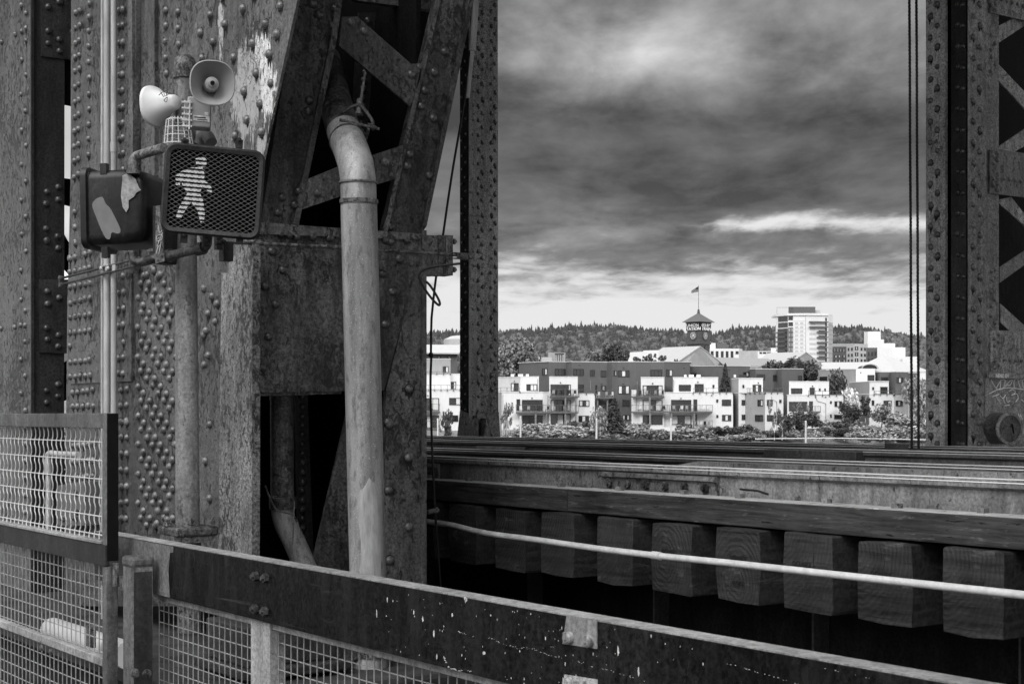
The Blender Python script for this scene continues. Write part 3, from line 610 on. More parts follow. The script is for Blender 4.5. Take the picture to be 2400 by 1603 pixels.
def timber(u0, u1, label):
    t = thing('guard_timber', (5.12, (u0+u1)/2, EYE-.53), label, 'timber', 'guard timbers along the track')
    m = MB(); m.box2((5.04, u0, EYE-.5265), (5.2, u1, EYE-.4035)); m.build('beam', M['timber'], t, False, .006)
    m = MB(); m.box2((5.048, u0+.004, EYE-.403), (5.2, u1-.004, EYE-.3995)); m.build('pale_top', M['timber_top'], t, False)  # top face of the beam gets a much paler wood colour
    for k in range(int((u1-u0)/.46)):
        if abs(u0) < 30: spike(t, 5.13+.03*(k % 2), u0+.2+.46*k+random.uniform(-.05, .05), EYE-.3995)
    return t
us = at_v(1328, 1160, 5.04).y
timber(-6.0, us-.004, 'long dark guard timber at the right, under the pale bolted rail'); timber(us+.004, 22, 'dark guard timber running left of its butt joint to the steel leg')
m = MB(); m.box2((5.21, -6, EYE-.52), (9.1, 22, EYE-.47)); tag(m.build('track_deck', M['timber'], None, False), kind='structure')
xs = [1053, 1161, 1272, 1396, 1531, 1681, 1842, 2011, 2212]
ut = [at_v(x, 1300, 5.0).y for x in xs]
while ut[-1] > -3: ut.append(ut[-1]-.46)
ut.insert(0, ut[0]+.46); ut.insert(0, ut[0]+.46)
m = MB(); m.box2((0, 0, 0), (4.1, .294, .29)); tie0 = None
digits = {2: '0/2484', 1: '0/2485', 3: '02483', 4: '2482', 5: '02481', 6: '0289'}
order = sorted(ut)
for i, u in enumerate(order):
    if i == 0 or tie0 is None:
        tie0 = tie = thing('railway_tie', (5.0, u, EYE-.882), None, 'railway tie', 'railway ties under the track')
        mm = MB(); jj = .0
        vs = [Vector((x, y, z)) for x in (0, 4.1) for y, z in ((0, 0), (-.294, 0), (-.294, .288), (0, .288))]
        mm.prism([tie0.location + Vector((0, a-.0, b)) for a, b in ((0, 0), (.02, -.004), (-.28, 0), (-.294, .012), (-.290, .27), (-.28, .288), (-.01, .286), (0, .27))], (4.1, 0, 0)) if False else mm.prism([tie0.location + Vector((0, a, b)) for a, b in ((-.003, .006), (-.15, 0), (-.289, .002), (-.294, .008), (-.293, .17), (-.291, .342), (-.285, .350), (-.15, .352), (-.008, .350), (0, .344), (.001, .18))], (4.1, 0, 0))
        mm.build('tie_beam', M['tie'], tie, True, .004); variants = []
        for k in range(5):
            me_ = tie.children[0].data.copy(); dj = [(random.uniform(-.003, .003), random.uniform(-.004, .004)) for _ in range(11)]; en = [random.uniform(-.012, .012) for _ in range(11)]
            for vi, v_ in enumerate(me_.vertices):
                q = vi % 11; v_.co.y += dj[q][0]; v_.co.z += dj[q][1]
                if v_.co.x < 1: v_.co.x += en[q]*.7
            variants.append(me_)
    else:
        tie = copy_tree(tie0); tie.children[0].data = variants[i % 5]; tie.location = (5.0+random.uniform(-.012, .012), u+random.uniform(-.008, .008), EYE-.882+random.uniform(-.012, .002))
    tie.rotation_euler = (0, 0, random.uniform(-.006, .006))
names = ['largest', 'second', 'third', 'fourth', 'fifth', 'sixth', 'seventh', 'eighth', 'ninth', 'tenth', 'eleventh', 'twelfth']
vis = [o for o in COL.objects if o.name.split('.')[0] == 'railway_tie']; vis.sort(key=lambda o: o.location.y)
first = min(range(len(vis)), key=lambda i: abs(vis[i].location.y-ut[ut.index(min(ut, key=lambda q: abs(q-at_v(2212, 1300, 5.0).y)))]))
for i, o in enumerate(vis):
    k = i-first
    if k < 0: o['label'] = 'dark railway tie cut off by the right edge of the picture'
    elif k == 0: o['label'] = 'largest dark square-sawn tie end at the right edge, with an open ring pattern'
    elif k < 9: o['label'] = 'dark square-sawn tie end under the guard timber, %s from the right edge' % names[k]
    else: o['label'] = 'dark railway tie hidden behind the steel leg'
for k, s in ((0, '0/2485'), (1, '0/2484'), (2, '0/2483'), (3, '0/2482'), (4, '0/2481')):
    o = vis[first+k]
    text_mesh(s, M['stamp'], 'stamped_number', o, o.location + Vector((-.0015, -.15+.02*(k % 3), .215)), (0, -1, 0), (0, 0, 1), .022, .11, .0015)
for k, s in ((1, '0/85'), (2, '0/85'), (3, '0/85')):
    o = vis[first+k]
    text_mesh(s, M['stamp'], 'stamped_number', o, o.location + Vector((-.0015, -.15, .095)), (0, -1, 0), (0, 0, 1), .020, .075, .0015)
# girder carrying the ties
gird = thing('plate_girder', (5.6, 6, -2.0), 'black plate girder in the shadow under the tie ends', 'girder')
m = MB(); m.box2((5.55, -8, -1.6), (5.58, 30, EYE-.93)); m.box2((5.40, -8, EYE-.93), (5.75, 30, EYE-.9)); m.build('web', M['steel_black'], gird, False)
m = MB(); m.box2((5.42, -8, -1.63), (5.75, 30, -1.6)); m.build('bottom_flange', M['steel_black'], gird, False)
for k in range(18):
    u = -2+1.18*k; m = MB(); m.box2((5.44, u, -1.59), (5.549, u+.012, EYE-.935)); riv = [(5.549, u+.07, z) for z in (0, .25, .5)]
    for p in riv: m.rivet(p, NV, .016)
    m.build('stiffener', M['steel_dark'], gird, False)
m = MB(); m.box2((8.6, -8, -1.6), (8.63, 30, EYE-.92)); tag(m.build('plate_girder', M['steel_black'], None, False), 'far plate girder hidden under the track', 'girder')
m = MB(); m.box2((5.8, -8, -1.7), (8.6, 30, -1.65)); tag(m.build('added_dark_floor', M['steel_black'], None, False), kind='structure')  # closed floor added below the open ties to keep the gaps dark
# ------------------------------------------------------------------ objects on the leg
def rr_ring(c, X, Y, w, h, rad, n=6):
    out = []
    for sx_, sy_, a0 in ((1, 1, 0), (-1, 1, 90), (-1, -1, 180), (1, -1, 270)):
        for k in range(n+1):
            a = R(a0+90*k/n); out.append(c + X*(sx_*(w/2-rad)+rad*math.cos(a)) + Y*(sy_*(h/2-rad)+rad*math.sin(a)))
    return out
def rr_loft(m, c, X, Y, Z, rings, n=6, cap0=True, cap1=True):
    # rings: (w, h, rad, z)
    k = 4*(n+1); vs = []
    for w, h, rad, z in rings: vs += rr_ring(c+Z*z, X, Y, w, h, rad, n)
    fs = []
    for i in range(len(rings)-1):
        for j in range(k):
            j2 = (j+1) % k; fs.append((i*k+j, i*k+j2, (i+1)*k+j2, (i+1)*k+j))
    if cap0: fs.append(tuple(range(k-1, -1, -1)))
    if cap1: fs.append(tuple(range((len(rings)-1)*k, len(rings)*k)))
    m.add(vs, fs)
RT = Vector((C_, -S_, 0)); AX = Vector((S_, C_, 0)); UPZ = Vector((0, 0, 1))
def cdir(r, d, z): return (RT*r + AX*d + UPZ*z).normalized()

# drain pipe
dp = thing('drain_pipe', at_d(866, 1560, 7.4), 'fat speckled galvanised drain pipe with an elbow, running down the dark portal face', 'drain pipe')
r = .0905
m = MB(); m.tube([at_d(868, 1600, 7.4), at_d(841, 482, 7.4)], r, 28); sp_ = m.build('straight_pipe', M['galv'], dp)
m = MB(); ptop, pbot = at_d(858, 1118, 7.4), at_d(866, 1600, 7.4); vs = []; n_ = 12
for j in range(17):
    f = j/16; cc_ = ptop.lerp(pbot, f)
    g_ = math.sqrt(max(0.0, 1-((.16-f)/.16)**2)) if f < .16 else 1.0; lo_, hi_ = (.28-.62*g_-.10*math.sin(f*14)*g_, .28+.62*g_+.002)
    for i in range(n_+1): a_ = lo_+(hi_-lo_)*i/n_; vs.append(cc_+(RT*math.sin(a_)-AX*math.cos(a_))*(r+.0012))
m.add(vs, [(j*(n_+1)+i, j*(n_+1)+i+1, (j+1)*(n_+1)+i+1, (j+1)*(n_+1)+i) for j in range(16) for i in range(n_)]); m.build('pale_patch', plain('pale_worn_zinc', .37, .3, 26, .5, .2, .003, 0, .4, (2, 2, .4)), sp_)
m = MB(); P = [at_d(841, 481, 7.4), at_d(840, 440, 7.4), at_d(838, 412, 7.41), at_d(834, 385, 7.44), at_d(825, 358, 7.5), at_d(814, 330, 7.58), at_d(806, 308, 7.66)]; m.tube(P, [r*.985]*len(P), 28); m.build('elbow', M['galv'], dp)
m = MB(); m.tube([at_d(806, 308, 7.66), at_d(795, 275, 7.8), at_d(764, 140, 8.4)], [r*.99, r*.96, r*.9], 28); m.build('upper_pipe', M['steel_mid'], dp)
for x, y, d, x2, y2 in ((841, 478, 7.4, 0, 9), (839.5, 431, 7.4, 0, 4), (815, 330, 7.58, -2, 4)):
    m = MB(); a = at_d(x, y, d); b = at_d(x-x2*0, y-y2, d); dr = (at_d(800, 290, 7.72)-at_d(815, 330, 7.58)).normalized() if y < 400 else UPZ; L_ = (b-a).length
    m.tube([a, a+dr*L_], r*1.06, 28); m.build('joint_ring', M['steel_mid'], dp)
m = MB(); m.tube([at_d(868, 1512, 7.4), at_d(868.5, 1535, 7.4)], r*1.12, 28); m.box(at_d(868, 1524, 7.4)+Vector((-.12, -.02, 0)), (.1, .03, .06)); m.build('band_clamp', M['steel_mid'], dp)
hg = thing('pipe_hanger', at_d(830, 290, 7.62), 'open steel pipe hanger with a hanging rod and cross bolt above the drain pipe elbow', 'pipe hanger')
m = MB(); m.tube(bez([at_d(793, 283, 7.62), at_d(797, 268, 7.62), at_d(826, 250, 7.62), at_d(843, 247, 7.62), at_d(858, 262, 7.62), at_d(873, 285, 7.62), at_d(872, 300, 7.62)], 4), .009, 8); m.build('yoke', M['steel_mid'], hg)
m = MB(); m.tube([at_d(796, 281, 7.55), at_d(889, 303, 7.55)], .008, 8); m.hexnut(at_d(872, 299, 7.55), RT, .016, .014); m.build('cross_bolt', M['steel'], hg)
m = MB(); m.tube([at_d(840, 268, 7.62), at_d(856, 170, 7.75)], .007, 8); m.tube([at_d(839, 268, 7.62), at_d(843, 234, 7.65)], .015, 8); m.build('hanger_rod', M['steel_mid'], hg)
m = MB(); m.tube(bez([at_d(796, 283, 7.6), at_d(783, 305, 7.6), at_d(772, 322, 7.62)], 5), .009, 8); m.tube(bez([at_d(866, 290, 7.6), at_d(862, 310, 7.6), at_d(857, 325, 7.62)], 5), .009, 8); m.build('strap', M['steel_mid'], hg)
m = MB(); P = [at_u(660, 905, UL+.16), at_u(662, 1165, UL+.16)]; m.tube(P, .062, 20)
ip = m.build('inner_pipe', M['steel_rust'], None); tag(ip, 'rusty downpipe seen inside the dark opening at the foot of the leg', 'drain pipe')
m = MB(); P = [at_u(661, 1160, UL+.16), at_u(665, 1215, UL+.16), at_u(690, 1270, UL+.13), at_u(722, 1345, UL+.08)]; m.tube(bez(P, 5), .06, 20); m.build('elbow', M['galv'], ip)
m = MB(); m.tube([at_u(662, 1165, UL+.16), at_u(663, 1192, UL+.16)], .072, 20); m.build('clamp', M['steel_rust'], ip)
m = MB(); m.tube(bez([at_u(622, 1138, UL+.05), at_u(632, 1165, UL+.05), at_u(650, 1195, UL+.06), at_u(690, 1210, UL+.06), at_u(705, 1260, UL+.03)], 5), .005, 6); m.tube([at_u(690, 1175, UL+.06), at_u(684, 1310, UL+.0)], .004, 6); m.build('tie_wire', M['steel_mid'], ip)

# conduits on the outer face
for x, rp_, lab in ((240, .010, 'thinnest of the three vertical conduits, at their left'), (251, .0215, 'thick pale vertical conduit between the thin one and the coupled one'), (267, .0190, 'right vertical conduit with a coupling above the signal housings')):
    t_ = thing('conduit', at_v(x, 1400, 3.27), lab, 'conduit', 'vertical conduits on the leg')
    m = MB(); m.tube([at_v(x, -80, 3.275), at_v(x, 1450, 3.275)], rp_, 14); m.build('pipe', M['conduit'], t_)
    if x == 267: m = MB(); m.tube([at_v(x, 334, 3.275), at_v(x, 357, 3.275)], rp_*1.14, 14); m.build('coupling', M['conduit'], t_)
    if x == 240: m = MB(); m.tube([at_v(x, 270, 3.275), at_v(x, 292, 3.275)], rp_*1.2, 14); m.build('coupling', M['conduit'], t_)
    if x > 245: m = MB(); a = at_v(x, 628, 3.25); m.tube([at_v(x, 620, 3.275), at_v(x, 635, 3.275)], rp_*1.2, 14); m.box(a+Vector((-.012, -.04, 0)), (.01, .05, .04)); m.rivet(a+Vector((-.017, .05, 0)), NV, .012); m.build('strap_clamp', M['conduit'], t_)
rk = thing('threaded_rods', at_v(140, 665, 3.2), 'pair of parallel threaded rods clamped across the vertical conduits', 'support rods')
for a, b in (((138, 654), (330, 604)), ((144, 667), (330, 620))):
    m = MB(); m.tube([at_v(*a, 3.24), at_v(*b, 3.24)], .008, 8); m.build('rod', M['steel_dark'], rk)
m = MB(); m.box(at_v(142, 659, 3.235), (.02, .02, .075)); m.hexnut(at_v(143, 652, 3.225), NV, .014, .012); m.hexnut(at_v(146, 667, 3.225), NV, .014, .012); m.build('end_clamp', M['steel'], rk)

# pole with flange
pl_ = thing('signal_pole', at_d(443, 1262, 6.9), 'weathered signal pole with a domed cap, standing on a bolted flange before the riveted face', 'pole')
rpole = 28*6.9/3500
m = MB(); m.tube([at_d(440, 1240, 6.9), at_d(434, 182, 6.9)], [rpole, rpole*.83], 26); m.build('shaft', paint('pole_paint', .07, .24, .5, .7, .03, (9, .86, .08, .6), .4, .8, 70, .60, .5, .35), pl_)
m = MB(); c = at_d(434, 186, 6.9); m.lathe(c, UPZ, [(.05, 0), (.056, .002), (.056, .028), (.053, .03), (.055, .04), (.053, .07), (.042, .095), (.022, .112), (.004, .117)], 24); m.build('cap', M['steel_mid'], pl_)
m = MB(); m.box(at_d(440, 1243, 6.9), (.215, .215, .045)); m.build('flange', M['steel_mid'], pl_, bevel=.012)
m = MB(); m.box(at_d(437, 1258, 6.9), (.20, .20, .04)); m.tube([at_d(443, 1262, 6.9), at_d(443, 1480, 6.9)], .055, 18); m.build('pedestal', M['steel_mid'], pl_)
for x, y in ((393, 1232), (420, 1238), (495, 1228), (448, 1228)):
    m = MB(); m.hexnut(at_d(x, y, 6.86), UPZ, .02, .018); m.build('bolt', M['steel_mid'], pl_)
m = MB(); m.tube([at_d(474, 322, 6.9), at_d(466, 340, 6.9)], .03, 14); m.tube(bez([at_d(472, 325, 6.85), at_d(485, 318, 6.83), at_d(495, 335, 6.8)], 4), .028, 14); m.build('elbow_fitting', M['bare'], pl_)

# pedestrian signal facing the viewer
def signal_body(t, c, X, Y, Z, w, h):
    m = MB(); rr_loft(m, c, X, Y, Z, [(w-.052, h-.052, .03, -.045), (w-.052, h-.052, .03, .006), (w-.018, h-.018, .04, .012), (w, h, .05, 0), (w, h, .045, -.02), (w-.02, h-.02, .04, -.025), (w-.03, h-.03, .05, -.11), (w-.06, h-.05, .06, -.16), (w-.13, h-.12, .06, -.18)], 6, True, True)
    m.build('housing', M['housing_face'], t)
c1 = at_d(499, 449, 6.42); Z1 = cdir(.16, -1, -.06); X1 = (UPZ.cross(Z1)).normalized(); rl = R(-4.0)
Y1 = Z1.cross(X1).normalized(); X1, Y1 = X1*math.cos(rl)+Y1*math.sin(rl), -X1*math.sin(rl)+Y1*math.cos(rl)
w1, h1 = .425, .385
s1 = thing('pedestrian_signal', c1-UPZ*.2, 'pedestrian signal facing the viewer, lit walking figure behind a diamond wire grid', 'pedestrian signal')
signal_body(s1, c1, X1, Y1, Z1, w1, h1)
iw, ih = w1-.054, h1-.054
def onsig(px, py, z=0.0):
    # pixel of the signal face -> point on the plane Z1 through c1 + z
    o = Vector((0, 0, EYE)); dv = at_d(px, py, 1.0)-o; pc = c1+Z1*z; k = (pc-o).dot(Z1)/dv.dot(Z1); return o+dv*k
m = MB(); m.prism([c1+X1*sx_*iw/2+Y1*sy_*ih/2-Z1*.044 for sx_, sy_ in ((-1, -1), (1, -1), (1, 1), (-1, 1))], Z1*.004); m.build('display_panel', M['black'], s1, False)
m = MB()
fig = [[(458, 372), (478, 368), (486, 378), (482, 392), (468, 394), (460, 386)],
       [(420, 404), (446, 394), (474, 392), (480, 410), (474, 440), (468, 452), (440, 456), (428, 436), (424, 424), (420, 440), (412, 436), (412, 412)],
       [(470, 408), (482, 424), (496, 440), (497, 452), (486, 448), (470, 432)],
       [(440, 452), (466, 448), (476, 470), (480, 500), (478, 520), (470, 522), (462, 492), (448, 474), (436, 490), (424, 512), (412, 510), (420, 486), (430, 468)]]
for i, f in enumerate(fig): m.prism([onsig(x, y, -.038-.0006*i) for x, y in f], Z1*.002)
m.build('walking_figure', M['lamp'], s1, False)
m = MB()
n = int(ih/.0185)
for i in range(n+1):
    y = -ih/2 + ih*i/n; m.box(c1+Y1*y-Z1*.018, (iw, .0068, .026), (X1, Y1, Z1))
m.build('louvre', plain('matt_black', .002, .2, 9, .9, 0, .001, 0, 0), s1, False)
m = MB(); px_, py_ = .0305, .0195; k0 = -60
def clip(p, q):
    # clip segment to the inner rectangle (2D)
    t0, t1 = 0, 1; dx, dy = q[0]-p[0], q[1]-p[1]
    for pp, qq in ((-dx, p[0]+iw/2), (dx, iw/2-p[0]), (-dy, p[1]+ih/2), (dy, ih/2-p[1])):
        if abs(pp) < 1e-9:
            if qq < 0: return None
        else:
            r_ = qq/pp
            if pp < 0: t0 = max(t0, r_)
            else: t1 = min(t1, r_)
    return None if t0 >= t1 else ((p[0]+dx*t0, p[1]+dy*t0), (p[0]+dx*t1, p[1]+dy*t1))
for sg in (1, -1):
    for k in range(-40, 41):
        a = (k*px_-2*px_*20, -sg*2*py_*20); b = (k*px_+2*px_*20, sg*2*py_*20); cc = clip(a, b)
        if cc: m.tube([c1+X1*cc[0][0]+Y1*cc[0][1]+Z1*.002*sg, c1+X1*cc[1][0]+Y1*cc[1][1]+Z1*.002*sg], .0008, 4)
m.build('wire_grid', plain('grid_wire', .20, .2, 30, .4), s1, False)
for x, y in ((433, 338), (561, 338), (431, 560), (562, 562)):
    m = MB(); p = onsig(x, y, -.03); m.box(p, (.03, .035, .03), (X1, Y1, Z1)); m.hexnut(p+Y1*.015, Z1, .01, .03); m.build('latch', M['housing_face'], s1)
# second signal seen from behind
c2 = at_d(234, 497, 6.95); Z2 = cdir(-.985, .17, -.02); X2 = UPZ.cross(Z2).normalized(); Y2 = Z2.cross(X2).normalized()
s2 = thing('pedestrian_signal', c2-UPZ*.2, 'pedestrian signal seen from behind, dark rounded housing with torn tape and a pale patch', 'pedestrian signal')
m = MB(); w, h = .34, .37
rr_loft(m, c2, X2, Y2, Z2, [(w-.03, h-.03, .03, -.02), (w-.03, h-.03, .03, .02), (w, h, .045, .015), (w, h, .045, -.012), (w-.03, h-.03, .04, -.016)], 6); m.build('rim', M['housing'], s2)
m = MB(); rr_loft(m, c2, X2, Y2, Z2, [(w-.03, h-.03, .045, -.017), (w-.03, h-.03, .045, -.18), (w-.04, h-.036, .05, -.195), (w-.045, h-.04, .055, -.245), (w-.065, h-.06, .06, -.272), (w-.12, h-.12, .05, -.284)], 8); m.build('housing', M['housing'], s2, ang=50)
def on2(px, py, z):
    o = Vector((0, 0, EYE)); dv = at_d(px, py, 1.0)-o; pc = c2+X2*(w/2-.015+.0004); k = (pc-o).dot(X2)/dv.dot(X2); return o+dv*k
bk = -.1955
m = MB(); m.prism([on2(x, y, bk) for x, y in bez([(226, 466, 0), (240, 462, 0), (248, 478, 0), (258, 488, 0), (270, 510, 0), (283, 540, 0), (276, 548, 0), (262, 545, 0), (258, 560, 0), (248, 558, 0), (236, 535, 0), (224, 505, 0), (216, 480, 0), (226, 466, 0)], 3)[:-1] for x, y in [(x, y)]] if False else [on2(p.x, p.y, bk) for p in bez([(226, 466, 0), (240, 462, 0), (248, 478, 0), (258, 488, 0), (270, 510, 0), (283, 540, 0), (276, 548, 0), (262, 545, 0), (258, 560, 0), (248, 558, 0), (236, 535, 0), (224, 505, 0), (216, 480, 0), (226, 466, 0)], 3)[:-1]], X2*.0012); m.build('pale_patch', M['bare'], s2, False)
m = MB(); m.prism([on2(x, y, bk) for x, y in ((288, 412), (300, 406), (318, 420), (326, 440), (331, 446), (320, 452), (314, 462), (302, 470), (302, 488), (296, 498), (288, 486), (284, 460))], X2*.003); m.build('torn_tape', M['tape'], s2, False)
for x, y in ((245, 397), (248, 592)):
    m = MB(); m.box(at_d(x, y, 6.8), (.03, .03, .05), (X2, Z2, Y2)); m.tube([at_d(x, y-8, 6.8), at_d(x, y+10, 6.8)], .012, 8); m.build('latch', M['housing'], s2)
# mounting arms between the signals and the pole
ar = thing('signal_bracket', at_d(385, 620, 6.84), 'pipe bracket arms with a tagged junction box, joining both pedestrian signals to the pole', 'bracket')
m = MB(); m.tube(bez([at_d(313, 408, 6.75), at_d(311, 385, 6.75), at_d(316, 370, 6.75), at_d(330, 363, 6.73), at_d(384, 347, 6.58)], 5), .0215, 16); m.tube([at_d(312, 408, 6.75), at_d(312, 401, 6.75)], .03, 16); m.build('upper_arm', M['steel_mid'], ar)
m = MB(); m.tube(bez([at_d(309, 590, 6.8), at_d(312, 606, 6.8), at_d(322, 615, 6.8), at_d(345, 611, 6.8), at_d(372, 603, 6.8)], 5), .021, 16); m.tube([at_d(396, 600, 6.75), at_d(470, 582, 6.6)], .021, 16); m.tube([at_d(462, 585, 6.61), at_d(478, 581, 6.59)], .029, 14); m.tube(bez([at_d(476, 581, 6.6), at_d(484, 574, 6.58), at_d(486, 555, 6.56)], 4), .022, 12); m.tube([at_d(394, 600, 6.76), at_d(402, 598, 6.75)], .03, 16); m.build('lower_arm', M['steel_mid'], ar)
m = MB(); bc = at_d(386, 552, 6.83); bx = cdir(.9, -.44, 0); by = cdir(.44, .9, 0); m.box(bc, (.07, .09, .265), (bx, by, UPZ)); jb = m.build('junction_box', M['housing_face'], ar, bevel=.006)
m = MB(); fn = -bx; m.box(at_d(373, 552, 6.79)-by*.0, (.004, .055, .255), (bx, by, UPZ)) if False else m.prism([at_d(365, 484, 6.72), at_d(374, 481, 6.72), at_d(386, 612, 6.72), at_d(364, 618, 6.72)], AX*.006); fp = m.build('cover', M['steel_mid'], jb, False)
m = MB(); pl2 = lambda x, y: at_d(x, y, 6.715)
for st in ([(371, 528), (374, 545), (380, 540)], [(368, 552), (366, 562), (374, 556)], [(366, 566), (378, 562), (380, 550), (370, 552)], [(368, 578), (381, 545)], [(366, 595), (370, 580), (376, 574)], [(372, 596), (378, 566)]): scribble(m, pl2, st, .0016)
m.build('graffiti', M['chalk'], jb)
m = MB(); m.box(at_d(512, 570, 6.9), (.03, .03, .06)); m.box(at_d(530, 590, 6.95), (.05, .05, .09)); m.hexnut(at_d(508, 570, 6.86), NU, .012, .03); m.hexnut(at_d(518, 568, 6.86), NU, .012, .03); m.build('rod_clamp', M['housing_face'], ar)

# loudspeakers
def horn(t, c, ax, r, L_, mo, mi, up=UPZ):
    m = MB(); m.lathe(c, ax, [(r*.30, -L_), (r*.36, -L_*.93), (r*.42, -L_*.72), (r*.60, -L_*.45), (r*.84, -L_*.15), (r*.96, -.012), (r*1.0, -.008), (r*1.0, .004), (r*.955, .006), (r*.93, 0), (r*.80, -L_*.16), (r*.58, -L_*.40), (r*.34, -L_*.62), (r*.30, -L_*.70)], 36, up, 2.5); m.build('bell', mo, t, ang=60)
    m = MB(); m.lathe(c, ax, [(r*.30, -L_*.66), (r*.33, -L_*.30), (r*.30, -L_*.12), (r*.17, -L_*.08), (r*.16, -L_*.02), (r*.05, 0)], 20); pg = m.build('throat_plug', mi, t)
    m = MB(); m.lathe(c, ax, [(r*.10, -.001), (r*.10, .004)], 12); m.build('plug_cap', M['black'], pg)
h1_ = thing('horn_loudspeaker', at_d(505, 250, 6.6), 'beige horn loudspeaker facing the viewer at the top of the signal pole', 'loudspeaker')
horn(h1_, at_d(498, 195, 6.55), cdir(.30, -.95, -.06), .099, .15, M['horn'], M['horn'])
h2_ = thing('horn_loudspeaker', at_d(375, 260, 6.85), 'pale tagged horn loudspeaker facing left, behind the domed pole cap', 'loudspeaker')
hc, ha = at_d(361, 250, 6.86), cdir(-.86, .46, -.06)
horn(h2_, hc, ha, .092, .135, M['horn_pale'], M['horn_pale'], UPZ)
m = MB(); pl3 = lambda x, y: at_d(x, y, 6.758)
for st in ([(372, 224), (382, 216), (392, 212)], [(376, 216), (384, 228)], [(384, 214), (386, 226), (394, 222)], [(392, 212), (390, 224), (398, 218)], [(384, 236), (392, 228), (390, 240), (384, 236)]): scribble(m, pl3, st, .0016)
m.build('graffiti', M['ink'], h2_)
sb = thing('speaker_box', at_d(470, 300, 6.7), 'grey ribbed amplifier box with a white label hanging under the beige horn', 'amplifier box')
X3 = cdir(.97, .25, -.03); Y3 = cdir(-.25, .97, 0); Z3 = cdir(.03, 0, 1)
m = MB(); bc = at_d(466, 268, 6.72); m.box(bc, (.105, .09, .135), (X3, Y3, Z3)); m.build('case', M['horn'], sb, bevel=.006)
m = MB()
for k in range(5): m.box(at_d(438, 240+14*k, 6.66), (.045, .012, .007), (X3, Y3, Z3))
m.box(at_d(432, 270, 6.67), (.006, .012, .13), (X3, Y3, Z3)); m.box(at_d(444, 270, 6.66), (.006, .012, .13), (X3, Y3, Z3)); m.build('rib', M['horn_pale'], sb)
fc = at_d(468, 284, 6.66); m = MB(); m.box(bc - Y3*.0465 + X3*.010 - Z3*.028, (.072, .003, .024), (X3, Y3, Z3)); m.box(bc - Y3*.0465 + X3*.032 - Z3*.006, (.017, .003, .015), (X3, Y3, Z3)); m.build('label_plate', M['chalk'], sb)
m = MB(); m.box(bc - Y3*.0485 + X3*.004 - Z3*.024, (.05, .002, .004), (X3, Y3, Z3)); m.box(bc - Y3*.0485 + X3*.014 - Z3*.033, (.045, .002, .003), (X3, Y3, Z3)); m.build('label_print', M['ink'], sb)
bs = thing('wire_guard', at_d(418, 340, 6.7), 'white wire cage guard round the pole under the loudspeakers', 'wire guard')
m = MB(); cb = at_d(419, 340, 6.8); ct = at_d(417, 283, 6.8)
for k in range(14):
    a = 2*math.pi*k/14; dv = RT*math.cos(a)+AX*math.sin(a); m.tube([cb+dv*.066, ct+dv*.052, ct+UPZ*.012+dv*.03], .0025, 5)
for f in (0.02, .35, .68, 1):
    P = [cb.lerp(ct, f) + (RT*math.cos(a)+AX*math.sin(a))*(.066-.014*f) for a in [2*math.pi*i/20 for i in range(21)]]; m.tube(P, .0025, 5)
m.build('cage', M['horn_pale'], bs)

# rod across the portal face with its clamp, ribbed block, cable loop, hanging cable
rd = thing('tension_rod', at_u(800, 590, UL-.08), 'thin grey rod stretched across the dark portal face to a small clamp beyond the leg', 'tie rod')
m = MB(); m.tube([at_u(545, 568, UL-.09), at_u(560, 569, UL-.09), at_u(797, 580, UL-.09), at_u(1072, 598, UL-.09)], .0095, 10); m.build('rod', M['steel_mid'], rd)
m = MB(); a = at_u(1066, 599, UL-.09)
m.box(a+Vector((.04, 0, .014)), (.10, .03, .004)); m.box(a+Vector((.04, 0, -.016)), (.10, .03, .004)); m.box(a+Vector((.04, -.016, 0)), (.075, .003, .032)); m.hexnut(a+Vector((.03, -.018, 0)), NU, .012, .01); m.hexnut(a+Vector((.085, -.012, -.004)), Vector((1, 0, 0)), .012, .02); m.build('beam_clamp', M['steel'], rd)
bk_ = thing('ribbed_block', at_u(1030, 645, UL+.02), 'grey grooved block fixed to the right edge of the leg behind the rod', 'block')
for x0, x1 in ((1000, 1026), (1027.5, 1044), (1045.5, 1062)):
    m = MB(); m.prism([at_u(x, y, UL+.02) for x, y in ((x0, 551), (x1, 552), (x1, 646), (x0, 645))], (0, .09, 0)); m.build('batten', M['steel_mid'], bk_, False, .002)
for y in (566, 632): m = MB(); m.hexnut(at_u(1062, y, UL+.06), Vector((1, 0, 0)), .016, .014); m.build('bolt', M['steel_mid'], bk_)
m = MB(); d = 8.0; m.tube(bez([at_d(x, y, d) for x, y in ((1078, 618), (1040, 622), (1005, 628), (988, 636), (982, 648), (990, 668), (1008, 695), (1026, 714), (1031, 712), (1026, 698), (1010, 672), (999, 660))], 6), .0065, 8)
tag(m.build('cable_loop', M['cable'], None), 'black wire rope looped beside the ribbed block', 'cable')
m = MB(); m.tube(bez([at_u(x, y, UL+.35) for x, y in ((1108, -40), (1101, 130), (1088, 240), (1064, 380), (1050, 470), (1037, 560), (1022, 650), (1013, 730), (1011, 760), (1010, 830), (1011, 835), (1009, 900), (1011, 1000), (1016, 1120), (1020, 1200), (1027, 1290), (1036, 1420))], 5), .007, 8); m.rivet(at_u(1010, 832, UL+.34), NU, .014)
tag(m.build('hanging_cable', M['cable'], None), 'thin black cable sagging down past the right edge of the near leg', 'cable')
m = MB(); m.tube([at_u(1118, -40, UL+.25), at_u(1107, 120, UL+.25)], .02, 10); m.tube([at_u(1107, 120, UL+.25), at_u(1096, 230, UL+.25)], .012, 10); tag(m.build('conduit_stub', M['conduit'], None), 'short sloping conduit along the right chord at the top of the leg', 'conduit')
